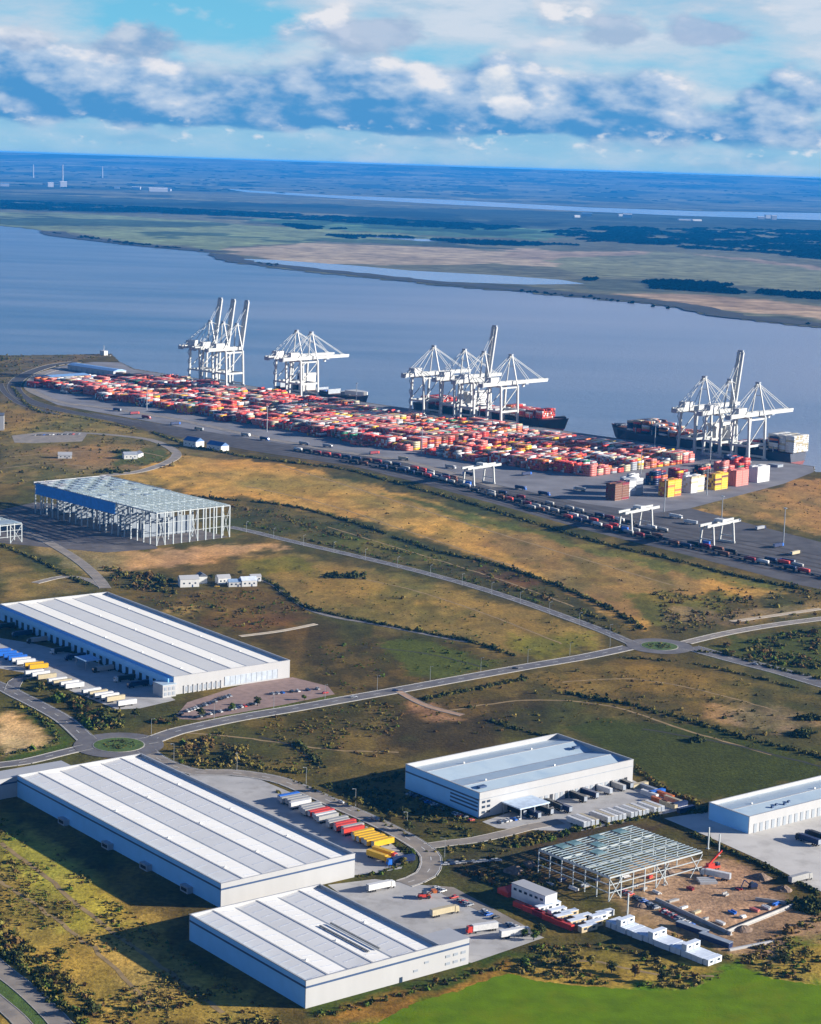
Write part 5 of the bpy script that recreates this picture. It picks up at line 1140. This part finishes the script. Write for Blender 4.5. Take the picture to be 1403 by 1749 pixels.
# straddle of the quay: hatch covers and yard machines near the cranes
for k, (s, t) in enumerate(((150, 30), (250, 28), (420, 30), (520, 52), (650, 55), (760, 25), (820, 30), (930, 28), (980, 35), (1180, 40))):
    g = ST(s, t); t_ = thing('hatch_cover_stack', 'stack of grey ship hatch covers on the quay, %s from the left' % ORD[k], 'hatch covers', (*g, .1), QYAW+R(random.choice((0, 90))), 'hatch cover stacks')
    for q in range(3): fbox(t_, 'hatch_cover', (0, 0, q*1.0), (14, 12, .9), m_crane2)
# every other container: one mass of small boxes
def mass(name, items):
    vs, fs, ms, mats = [], [], [], []
    l, w, h = 6.1, 1.22, 2.55; o = 0; allv = []; allf = []
    base = np.array([(-l, -w, 0), (l, -w, 0), (l, w, 0), (-l, w, 0), (-l, -w, h), (l, -w, h), (l, w, h), (-l, w, h)])
    bf = np.array([(4, 5, 6, 7), (0, 1, 5, 4), (1, 2, 6, 5), (2, 3, 7, 6), (3, 0, 4, 7), (3, 2, 1, 0)])
    for c, lst in items.items():
        if not lst: continue
        mats.append(PAINT[c]); a = np.array(lst); ca, sa = np.cos(a[:, 3]), np.sin(a[:, 3])
        X = a[:, 0:1]+base[None, :, 0]*ca[:, None]-base[None, :, 1]*sa[:, None]; Y = a[:, 1:2]+base[None, :, 0]*sa[:, None]+base[None, :, 1]*ca[:, None]; Zc = a[:, 2:3]+base[None, :, 2]
        allv.append(np.stack([X, Y, Zc], -1).reshape(-1, 3)); nI = len(lst)
        allf.append((bf[None]+(np.arange(nI)*8)[:, None, None]+o).reshape(-1, 4)); o += nI*8; ms += [len(mats)-1]*(nI*6)
    return tag(link(name, npmesh(name, np.concatenate(allv), np.concatenate(allf), mats, ms)), kind='stuff')
o = mass('shipping_containers', CONT); tag(o, 'thousands of small mixed colour containers stacked over the yard, ships and trains', 'containers')

# ------------------------------------------------------------------ far shore: sheds, chimneys, woods
def far_shed(px, py, w, d, h, rz, lab, roofm):
    g = G(px, py, FAR_Z); t = thing('far_building', lab, 'building', (*g, FAR_Z), R(rz)); fbox(t, 'wall', (0, 0, 0), (w, d, h), m_white)
    MB().add([(-w/2-1, -d/2-1, h), (w/2+1, -d/2-1, h), (w/2+1, d/2+1, h), (-w/2-1, d/2+1, h), (-w/2-1, 0, h+d*.1), (w/2+1, 0, h+d*.1)], [(0, 1, 5, 4), (2, 3, 4, 5), (1, 2, 5), (3, 0, 4)]).build('roof', roofm, t)
fs_ = [(8, 318, 90, 40, 26), (86, 319, 60, 40, 45), (108, 320, 70, 50, 60), (200, 322, 60, 30, 18), (233, 323, 90, 40, 24), (270, 327, 190, 60, 34), (285, 326, 90, 40, 22), (740, 319, 200, 60, 24), (860, 321, 260, 50, 18), (985, 371, 50, 30, 14), (1003, 369, 80, 40, 22), (1072, 372, 70, 40, 28), (1062, 369, 60, 30, 14), (1170, 376, 110, 30, 9), (1190, 377, 80, 30, 9), (1300, 374, 60, 30, 18), (1312, 373, 50, 30, 30), (1322, 375, 40, 30, 34), (1398, 332, 90, 40, 18), (330, 308, 120, 40, 20), (640, 312, 130, 40, 20)]
for k, (px, py, w, d, h) in enumerate(sorted(fs_)): far_shed(px, py, w, d, h, random.uniform(-10, 30), 'small white building on the far shore, %s counting from the left' % ORD[k], m_roof if k % 3 else MATS['blue_shed_roof'])
for k, (px, py, h) in enumerate(((57, 306, 190), (107, 318, 230), (175, 308, 190))):
    g = G(px, py, FAR_Z); t_ = thing('chimney', 'slim pale chimney on the far shore, %s' % ('leftmost', 'middle one', 'rightmost')[k], 'chimney', (*g, FAR_Z)); MB().cyl((0, 0, 0), 9, h, 12, r2=6).build('shaft', m_conc, t_); MB().cyl((0, 0, h), 6.4, 4, 12).build('rim', m_crane2, t_)

# ------------------------------------------------------------------ vegetation
def leaf_mat(n, c, var=.35): return S(n, *c, rough=.9, var=var, scale=.5, spec=.15)
VM = [leaf_mat('leaf_dark', (66, 72, 32)), leaf_mat('leaf_olive', (116, 108, 48)), leaf_mat('leaf_brown', (112, 88, 48)), leaf_mat('leaf_straw', (140, 122, 64)), leaf_mat('leaf_green', (82, 102, 36))]
def clump(n, rx, rz, sz, seed, base=.05):
    """leaf-clump quads spread through a dome: (4n,3) vertices"""
    rs = np.random.RandomState(seed); d = rs.normal(size=(n, 3)); d /= np.linalg.norm(d, axis=1)[:, None]; d[:, 2] = np.abs(d[:, 2])*1.0
    r = rs.uniform(.45, 1.0, n)**.6; lump = .75+.35*np.sin(d[:, 0]*4+seed)*np.cos(d[:, 1]*5+seed*2)
    p = d*(r*lump)[:, None]*np.array([rx, rx, rz])+np.array([0, 0, base])
    nrm = d+rs.normal(scale=.45, size=(n, 3)); nrm /= np.linalg.norm(nrm, axis=1)[:, None]
    a = np.cross(nrm, rs.normal(size=(n, 3))); a /= np.linalg.norm(a, axis=1)[:, None]; b = np.cross(nrm, a); s = (sz*rs.uniform(.6, 1.3, n))[:, None]
    return np.stack([p-a*s-b*s, p+a*s-b*s*.8, p+a*s*.9+b*s, p-a*s*.8+b*s], 1).reshape(-1, 3)
BP = [clump(44, 1.0, .95, .23, 11+k) for k in range(6)]
ROADPTS = np.array([(p.x, p.y, w) for ln, w in ROADS for p in ln]+[(*G(1127, 1104), 50), (*G(203, 1273), 54)])
BLD = [(BA, wA, dA+16, 38.5), (BB, wB+16, dB, 38.2), (BC, wC, dC, 37.5), (BD, wD, dD, 39.1), (BF, 130, 30, 38.5), (BE, 83, 205, 42.5), (BG, 66, 50, 40)]
def clear(X, Y, roads=True):
    ok = np.ones(len(X), bool)
    for poly in PAVED: ok &= ~inpoly(X, Y, poly)
    for o, w, d, yw in BLD:
        dx, dy = X-o[0], Y-o[1]; c, s = math.cos(R(yw)), math.sin(R(yw)); u = dx*c+dy*s; v = -dx*s+dy*c
        ok &= ~((u > -3) & (u < w+3) & (v > -3) & (v < d+3))
    if roads:
        for x, y, w in ROADPTS: ok &= (X-x)**2+(Y-y)**2 > (w/2+2.2)**2
    return ok
BUSH = []     # x, y, radius, height factor, material
def scatter(pts, n, rmin, rmax, pal, hf=(.7, 1.2), clus=1.0):
    n = int(n*.65)
    poly = GL(pts); xs_, ys_ = zip(*poly); X = np.random.uniform(min(xs_), max(xs_), n*6); Y = np.random.uniform(min(ys_), max(ys_), n*6)
    m = inpoly(X, Y, poly)
    if clus: m &= fbm(X/14, Y/22, 401) > .40+.16*np.random.rand(len(X))*clus
    X, Y = X[m][:n], Y[m][:n]; ok = clear(X, Y); X, Y = X[ok], Y[ok]
    for x, y in zip(X, Y): BUSH.append((x, y, random.uniform(rmin, rmax)*.85*math.exp(random.gauss(0, .35)), random.uniform(*hf), random.choice(pal)))
def hedge(pts, step, wid, rmin, rmax, pal, gap=.1, avoid=False):
    ln = smooth_line(GL(pts), 6); keep = 0; step *= .62
    for i in range(len(ln)-1):
        L = (ln[i+1]-ln[i]).length; k = max(1, int(L/step)); g = vnoise(np.array([ln[i].x/25]), np.array([ln[i].y/25]), 77)[0]
        for j in range(k):
            if random.random() < gap or g < gap*1.2: continue
            p_ = ln[i]+(ln[i+1]-ln[i])*(j/k); BUSH.append((p_.x+random.gauss(0, wid/2.2), p_.y+random.gauss(0, wid/2.2), random.uniform(rmin, rmax)*.72*math.exp(random.gauss(0, .3)), random.uniform(.8, 1.3), random.choice(pal)))
D_, O_, Br, St, Gr = 0, 1, 2, 3, 4
hedge([(330, 848), (400, 855), (480, 862), (560, 880), (640, 905), (740, 940), (850, 965), (950, 1000), (1040, 1040), (1100, 1075)], 1.6, 3, 1.6, 2.8, [D_, D_, D_, O_])
hedge([(260, 738), (330, 762), (420, 780), (520, 793), (600, 804), (680, 826), (740, 842), (850, 874), (960, 908), (1050, 934), (1150, 956), (1250, 982), (1375, 1008)], 1.3, 4, 1.5, 2.6, [D_, D_, D_, O_], .04)
hedge([(440, 985), (470, 1000), (500, 1025), (540, 1043), (640, 1064), (740, 1084), (800, 1095), (880, 1120)], 1.5, 2.2, 1.5, 2.6, [D_, D_, O_], .08)
hedge([(470, 880), (600, 922), (700, 948), (820, 985), (920, 1018), (1040, 1062)], 2.0, 6, 1.4, 2.4, [D_, O_, O_, Br], .25)
hedge([(420, 895), (560, 930), (700, 965), (860, 1010), (1000, 1058), (1060, 1082)], 2.2, 4, 1.2, 2.2, [D_, O_, Gr], .3)
hedge([(950, 1180), (1100, 1210), (1200, 1238), (1300, 1268), (1403, 1292), (1480, 1310)], 1.6, 3, 1.5, 2.8, [D_, D_, O_], .15)
hedge([(1190, 1112), (1260, 1122), (1300, 1136), (1403, 1160), (1480, 1180)], 1.6, 3, 1.2, 2.4, [D_, D_, O_], .1)
hedge([(1060, 1124), (1130, 1128), (1200, 1136), (1300, 1160), (1403, 1185), (1480, 1208)], 1.8, 3, 1.2, 2.2, [D_, O_], .1)
hedge([(505, 1268), (525, 1285), (548, 1312)], 1.3, 2.5, 1.6, 2.8, [D_])
hedge([(300, 1302), (380, 1300), (450, 1312), (520, 1320)], 1.6, 4, 1.4, 2.4, [D_, O_], .1)
hedge([(720, 1196), (800, 1180), (870, 1166), (900, 1160)], 1.4, 3, 1.6, 2.8, [D_, D_, O_], .15)
hedge([(840, 1232), (900, 1250), (940, 1258)], 1.6, 2, 1.4, 2.2, [D_], .1)
hedge([(-20, 1575), (40, 1622), (100, 1672), (160, 1720), (210, 1765)], 1.3, 8, 1.0, 2.1, [D_, O_, O_, Br], .12)
hedge([(-20, 1600), (40, 1650), (90, 1698), (140, 1750)], .8, 5, 1.4, 2.6, [D_, O_, Gr], .1)
hedge([(1085, 1312), (1130, 1345), (1190, 1374)], 1.2, 2, 1.4, 2.4, [D_, O_, Br], .05)
hedge([(1130, 1392), (1060, 1404), (980, 1420), (920, 1440), (860, 1446)], 1.0, 3, 1.4, 2.4, [D_, O_, Gr], .1)
hedge([(1180, 1425), (1260, 1460), (1330, 1492), (1403, 1530)], 1.0, 2, 1.4, 2.2, [D_, D_], .02)
hedge([(1230, 1385), (1180, 1388)], 1.0, 3, 1.6, 2.4, [D_])
hedge([(540, 1738), (640, 1712), (760, 1678), (860, 1650), (940, 1612)], 1.2, 3, .9, 1.7, [O_, Gr, D_, Br], .2)
hedge([(345, 1314), (400, 1312), (475, 1324), (560, 1360), (640, 1396), (700, 1428)], 2.2, 2, .8, 1.5, [D_, O_], .3)
hedge([(470, 1352), (540, 1376), (620, 1412), (690, 1450), (700, 1472), (660, 1488), (612, 1500)], 1.4, 2, .9, 1.7, [D_, O_, Gr], .1)
hedge([(745, 1456), (800, 1448), (900, 1432), (960, 1424)], 1.4, 5, 1.0, 2.0, [D_, O_, St], .1)
hedge([(0, 930), (60, 955), (120, 985), (150, 1000)], 1.5, 3, 1.3, 2.2, [D_, O_], .1)
hedge([(0, 1290), (60, 1280), (100, 1262), (70, 1228), (20, 1200)], 1.6, 3, 1.0, 2.0, [D_, Gr, O_], .15)
hedge([(20, 660), (60, 700), (140, 714), (240, 735)], 1.6, 4, 1.0, 2.0, [D_, O_], .1)
scatter([(35, 1160), (120, 1190), (200, 1216), (280, 1222), (290, 1236), (160, 1248), (60, 1186)], 900, 1.2, 2.8, [D_, D_, O_, Br, Gr], clus=.6)
scatter([(285, 1284), (330, 1258), (450, 1226), (640, 1196), (700, 1205), (660, 1290), (540, 1330), (400, 1308), (330, 1310)], 1000, .5, 1.4, [O_, O_, Br, Br, St, Gr])
scatter([(285, 1284), (340, 1262), (420, 1280), (400, 1310), (330, 1308)], 380, 1.0, 2.2, [O_, O_, Br, St], clus=.3)
scatter([(0, 1395), (80, 1440), (180, 1520), (300, 1620), (480, 1735), (480, 1765), (200, 1765), (60, 1640), (0, 1580)], 2600, .4, 1.0, [O_, O_, St, St, Br, Gr])
scatter([(180, 1640), (300, 1660), (480, 1740), (480, 1765), (220, 1765)], 450, .5, 1.3, [O_, O_, St, St, Br], clus=.8)
scatter([(870, 1656), (930, 1612), (1040, 1614), (1240, 1668), (1170, 1690), (1010, 1684), (905, 1668)], 750, .5, 1.5, [D_, O_, O_, Br, St, St, Gr], clus=.9)
scatter([(1275, 1640), (1403, 1590), (1480, 1580), (1480, 1690), (1320, 1672)], 380, .5, 1.5, [D_, O_, O_, Br, St, St, Gr], clus=.9)
scatter([(780, 1450), (960, 1412), (960, 1520), (860, 1520), (790, 1490)], 500, .9, 2.0, [D_, D_, O_, Br], clus=.6)
scatter([(700, 1345), (820, 1405), (800, 1430), (740, 1430), (560, 1350), (690, 1300)], 600, .8, 1.9, [D_, D_, O_], clus=.6)
scatter([(700, 1190), (900, 1150), (1180, 1140), (1403, 1190), (1403, 1300), (1100, 1240), (940, 1240), (760, 1280)], 800, .5, 1.3, [D_, O_, O_, Br, St])
scatter([(390, 860), (480, 865), (860, 968), (1090, 1080), (1040, 1070), (700, 965), (390, 895)], 1300, .7, 1.7, [D_, O_, O_, Br, Gr])
scatter([(230, 1020), (440, 1005), (540, 1048), (420, 1088), (330, 1060)], 600, .6, 1.6, [D_, O_, Br, Br, Gr])
scatter([(420, 955), (700, 985), (1040, 1095), (880, 1125), (540, 1045)], 450, .5, 1.2, [O_, St, Gr])
scatter([(500, 1110), (700, 1090), (880, 1130), (600, 1188)], 350, .5, 1.2, [O_, Gr])
scatter([(0, 690), (170, 712), (330, 765), (300, 800), (0, 830)], 1000, .8, 2.0, [D_, O_, O_, Br, St])
scatter([(0, 606), (200, 606), (110, 624), (45, 643), (26, 664), (60, 688), (150, 708), (60, 706), (0, 684)], 700, .9, 2.0, [D_, D_, O_, Br], clus=.6)
scatter([(190, 815), (480, 795), (1010, 930), (1340, 1003), (1100, 1075), (640, 892)], 500, .5, 1.1, [St, St, O_, Br])
scatter([(1180, 868), (1403, 815), (1403, 915)], 200, .5, 1.2, [St, Br, O_])
scatter([(1110, 1010), (1403, 1000), (1403, 1050), (1140, 1085)], 700, .8, 2.0, [D_, O_, Br, St])
scatter([(1200, 1110), (1403, 1070), (1403, 1150)], 700, .9, 2.2, [D_, O_, Gr, Br])
scatter([(170, 965), (300, 990), (300, 1015), (200, 1005)], 350, 1.2, 2.6, [D_, D_, O_, Br], clus=.4)
scatter([(1040, 1545), (1120, 1590), (1260, 1640), (1300, 1610), (1403, 1560), (1403, 1600), (1270, 1650)], 500, .6, 1.4, [O_, Br, St])
for px, py, rx, ry, n in ((1372, 1255, 16, 5, 60), (1380, 1228, 22, 4, 30), (1190, 1266, 10, 3, 25), (570, 985, 13, 4, 34), (605, 984, 15, 4.5, 44), (1385, 1548, 26, 10, 90), (205, 772, 14, 3, 25), (195, 806, 22, 3, 40), (1340, 780, 30, 3, 30)):
    for _ in range(n):
        g = G(px+random.gauss(0, rx/2), py+random.gauss(0, ry/2)); BUSH.append((*g, random.uniform(1.5, 3.2), 1.1, D_))
for c, ri in ((G(1127, 1104), 12), (G(203, 1273), 13)):
    for _ in range(60):
        a_, r_ = random.uniform(0, 6.28), ri*math.sqrt(random.random())*.75; BUSH.append((c[0]+r_*math.cos(a_), c[1]+r_*math.sin(a_), random.uniform(.6, 1.5), 1.0, random.choice((D_, D_, O_))))
nb_ = len(BUSH); A_ = np.array([b[:4] for b in BUSH]); mi_ = np.array([b[4] for b in BUSH])
vs_, fs_l, ms_l, o_ = [], [], [], 0
for k in range(6):
    sel = np.arange(nb_)[k::6]; a = A_[sel]; th = np.random.uniform(0, 6.28, len(sel)); P_ = BP[k]
    ca, sa = np.cos(th)[:, None], np.sin(th)[:, None]; r = a[:, 2:3]
    X = a[:, 0:1]+(P_[None, :, 0]*ca-P_[None, :, 1]*sa)*r; Y = a[:, 1:2]+(P_[None, :, 0]*sa+P_[None, :, 1]*ca)*r; Zc = P_[None, :, 2]*r*a[:, 3:4]
    vs_.append(np.stack([X, Y, Zc], -1).reshape(-1, 3)); nf = X.size//4
    fs_l.append(np.arange(nf*4).reshape(nf, 4)+o_); o_ += nf*4; ms_l.append(np.repeat(mi_[sel], len(P_)//4))
tag(link('scrub', npmesh('scrub', np.concatenate(vs_), np.concatenate(fs_l), VM, np.concatenate(ms_l))), 'low scrub, reeds and hedge bushes over the rough fields and ditches', 'scrub', kind='stuff')
# separate trees
m_bark = S('bark', 70, 56, 44, rough=.95)
def tree_proto(seed, lm, h=7.0, rx=3.2):
    t = thing('tree', 'tree', 'tree'); rs = random.Random(seed)
    tr = MB().cyl((0, 0, 0), .28, h*.45, 8, r2=.16)
    for k in range(6):
        a_ = k*1.05+rs.random(); tr.beam((0, 0, h*(.28+.03*k)), (math.cos(a_)*rx*.6, math.sin(a_)*rx*.6, h*(.55+.05*k)), .12)
    tr.build('trunk', m_bark, t)
    vs = np.concatenate([clump(130, rx*rs.uniform(.45, .7), rx*.5, .24, seed*9+q)+np.array([rs.uniform(-.5, .5)*rx, rs.uniform(-.5, .5)*rx, h*rs.uniform(.3, .68)]) for q in range(6)])
    link('crown', npmesh('crown', vs, np.arange(len(vs)).reshape(-1, 4), lm), t); return Proto(t)
TP = [tree_proto(1, VM[D_]), tree_proto(2, VM[O_], 6.0, 2.8), tree_proto(3, VM[Gr], 6.5, 3.0), tree_proto(4, VM[Br], 5.5, 2.6)]
kinds = ['dark green', 'olive', 'fresh green', 'brown leaved']
TREES = [('beside the roundabout by the longest warehouse', [(300, 1290, 1), (322, 1284, 3), (345, 1292, 0), (362, 1282, 3), (390, 1300, 0), (310, 1306, 2), (410, 1288, 1)]),
         ('on the bank below the shaded lorry yard', [(70, 1178, 0), (95, 1190, 1), (120, 1200, 0), (150, 1212, 0), (178, 1222, 0), (205, 1230, 1), (230, 1226, 0)]),
         ('at the corner of the nearest yard by the site', [(897, 1600, 2), (912, 1606, 2), (925, 1598, 0)]),
         ('in the scrub above the green field', [(935, 1640, 0), (965, 1652, 0), (1010, 1650, 1), (1045, 1662, 0), (1085, 1668, 3), (1130, 1680, 0), (1340, 1650, 0), (1375, 1640, 1)]),
         ('by the farm buildings', [(362, 990, 0), (290, 1000, 0), (282, 1006, 1), (410, 982, 0)]),
         ('along the access road in the warehouse shade', [(560, 1352, 0), (612, 1378, 1), (668, 1404, 1), (700, 1420, 0), (690, 1400, 0), (730, 1428, 0), (690, 1478, 1), (702, 1466, 2)]),
         ('along the near left lane', [(30, 1640, 0), (75, 1668, 0), (120, 1700, 1), (160, 1735, 0), (100, 1640, 0)]),
         ('on the verge before the cream roofed warehouse', [(300, 1236, 1), (345, 1225, 0), (395, 1215, 2), (440, 1206, 0), (520, 1196, 2)])]
for where, lst in TREES:
    for k, (px, py, kd) in enumerate(sorted(lst)):
        o = TP[kd].put((*G(px, py), 0), random.uniform(0, 6), '%s tree %s, %s from left' % (kinds[kd], where, ORD[k])[:], 'trees '+where); s_ = random.uniform(.75, 1.2); o.scale = (s_, s_, s_*random.uniform(.85, 1.1))
# far woods
VW = leaf_mat('far_wood_leaf', (34, 46, 30)); fw = []
def far_wood(pts, n, r0, r1):
    poly = GL(pts, FAR_Z); xs_, ys_ = zip(*poly); X = np.random.uniform(min(xs_), max(xs_), n*5); Y = np.random.uniform(min(ys_), max(ys_), n*5); m = inpoly(X, Y, poly) & (fbm(X/170, Y/260, 501) > .47); fw.append(np.stack([X[m][:n], Y[m][:n], np.random.uniform(r0, r1, min(n, m.sum()))], 1))
far_wood([(930, 396), (1010, 388), (1150, 388), (1403, 395), (1600, 402), (1600, 455), (1403, 444), (1300, 431), (1160, 424), (1000, 412)], 2600, 18, 42)
far_wood([(-200, 338), (0, 342), (200, 352), (420, 362), (700, 376), (900, 388), (820, 394), (560, 378), (300, 365), (0, 357), (-200, 350)], 1800, 18, 45)
far_wood([(1000, 476), (1200, 482), (1403, 502), (1403, 512), (1180, 497), (1020, 488)], 700, 7, 16)
far_wood([(480, 383), (560, 386), (600, 391), (520, 392)], 150, 12, 24); far_wood([(560, 402), (690, 404), (720, 410), (600, 408)], 120, 10, 20); far_wood([(720, 408), (900, 414), (1000, 420), (820, 420)], 260, 10, 20)
far_wood([(90, 397), (250, 417), (370, 431), (250, 421), (100, 402)], 300, 4, 9); far_wood([(372, 438), (480, 457), (750, 485), (1000, 505), (1250, 541), (1403, 556), (1403, 559), (1000, 509), (600, 470)], 900, 3.5, 8)
far_wood([(0, 292), (700, 312), (1403, 330), (1403, 350), (700, 335), (0, 318)], 500, 30, 70)
F_ = np.concatenate(fw); P_ = clump(14, 1.0, .75, .5, 77); X = F_[:, 0:1]+P_[None, :, 0]*F_[:, 2:3]; Y = F_[:, 1:2]+P_[None, :, 1]*F_[:, 2:3]; Zc = FAR_Z+P_[None, :, 2]*np.minimum(F_[:, 2:3]*.8, 10)+np.clip((F_[:, 1:2]-25000)/17000, 0, 1)**1.5*326
V_ = np.stack([X, Y, Zc], -1).reshape(-1, 3)
tag(link('far_woods', npmesh('far_woods', V_, np.arange(len(V_)).reshape(-1, 4), VW)), 'dark belts of woodland on the far shore', 'woods', kind='stuff')

# ------------------------------------------------------------------ small things of the building plot and the roadsides
m_pal = S('timber_pallet', 150, 118, 82, rough=.9); m_rub = S('rubble', 128, 108, 92, rough=.95, var=.4, scale=.8, bump=.2)
spots = [(1100, 1520, 'grey'), (1122, 1526, 'white'), (1150, 1540, 'grey'), (1168, 1552, 'white'), (1190, 1560, 'cream'), (1205, 1572, 'grey'), (1232, 1578, 'white'), (1252, 1560, 'blue'), (1270, 1568, 'white'), (1290, 1556, 'pink'), (1310, 1552, 'white'), (1326, 1546, 'blue'), (1180, 1520, 'maroon'), (1240, 1530, 'grey'), (1262, 1520, 'maroon'), (1110, 1500, 'red'), (1085, 1515, 'silver'), (1070, 1500, 'white'), (1020, 1505, 'navy'), (1000, 1515, 'silver'), (980, 1520, 'white'), (960, 1505, 'navy'), (940, 1512, 'silver')]
for k, (px, py, c) in enumerate(sorted(spots)):
    t_ = thing('material_stack', '%s stack of building material on the plot, %s counting from the left' % (c, ORD[k]), 'stack', (*G(px, py), .02), R(random.choice((40, 130))+random.uniform(-8, 8)), 'stacks of building material on the plot')
    L_ = random.uniform(3, 7); fbox(t_, 'pallet', (0, 0, 0), (L_, 2.2, .2), m_pal)
    for q in range(3): fbox(t_, 'bundle', (0, (q-1)*.72, .2), (L_*random.uniform(.7, 1), .66, random.uniform(.5, 1.4)), PAINT[c])
for k, (px, py, r) in enumerate(((1140, 1490, 5), (1300, 1500, 6), (1340, 1520, 5), (1095, 1548, 4), (880, 1488, 6), (905, 1478, 5), (1270, 1588, 5))):
    rs = np.random.RandomState(900+k); vs = [(0, 0, r*.42)]; fs = []
    for ring, (rr, zz) in enumerate(((.35, .33), (.7, .16), (1.0, -.05))):
        for i in range(14): a_ = i*2*math.pi/14; q = r*rr*rs.uniform(.82, 1.15); vs.append((q*math.cos(a_), q*math.sin(a_), r*zz*rs.uniform(.7, 1.2)))
    fs = [(0, 1+i, 1+(i+1) % 14) for i in range(14)]+[(1+o_+i, 15+o_+i, 15+o_+(i+1) % 14, 1+o_+(i+1) % 14) for o_ in (0, 14) for i in range(14)]
    tag(MB().add(vs, fs).build('spoil_heap', m_rub, None, (*G(px, py), .02)), 'brown spoil heap on the building plot, %s in the list from the far left' % ORD[sorted((1140, 1300, 1340, 1095, 880, 905, 1270)).index(px)], 'heap', 'spoil heaps')
def lamp():
    t = thing('street_lamp', 'lamp', 'lamp'); MB().cyl((0, 0, 0), .16, 10, 6, r2=.09).build('pole', m_steel, t); MB().beam((0, 0, 9.9), (1.8, 0, 10.3), .12).build('arm', m_steel, t); fbox(t, 'lantern', (2.1, 0, 10.2), (.9, .35, .18), m_trim); return Proto(t)
lp = lamp(); nl_ = 0
for ri, where in ((0, 'the main road between the roundabouts'), (1, 'the road climbing to the tall frame'), (7, 'the access road by the trailer row')):
    ln, w = ROADS[ri]; kk = 0
    for i in range(3, len(ln)-2, 5):
        d = (ln[i+1]-ln[i]).normalized(); q = ln[i]+Vector((-d.y, d.x, 0))*(w/2+1.6)
        if kk < len(ORD): lp.put((q.x, q.y, 0), math.atan2(d.y, d.x)-math.pi/2, 'street lamp on %s, %s from its start' % (where, ORD[kk]), 'street lamps along '+where)
        kk += 1
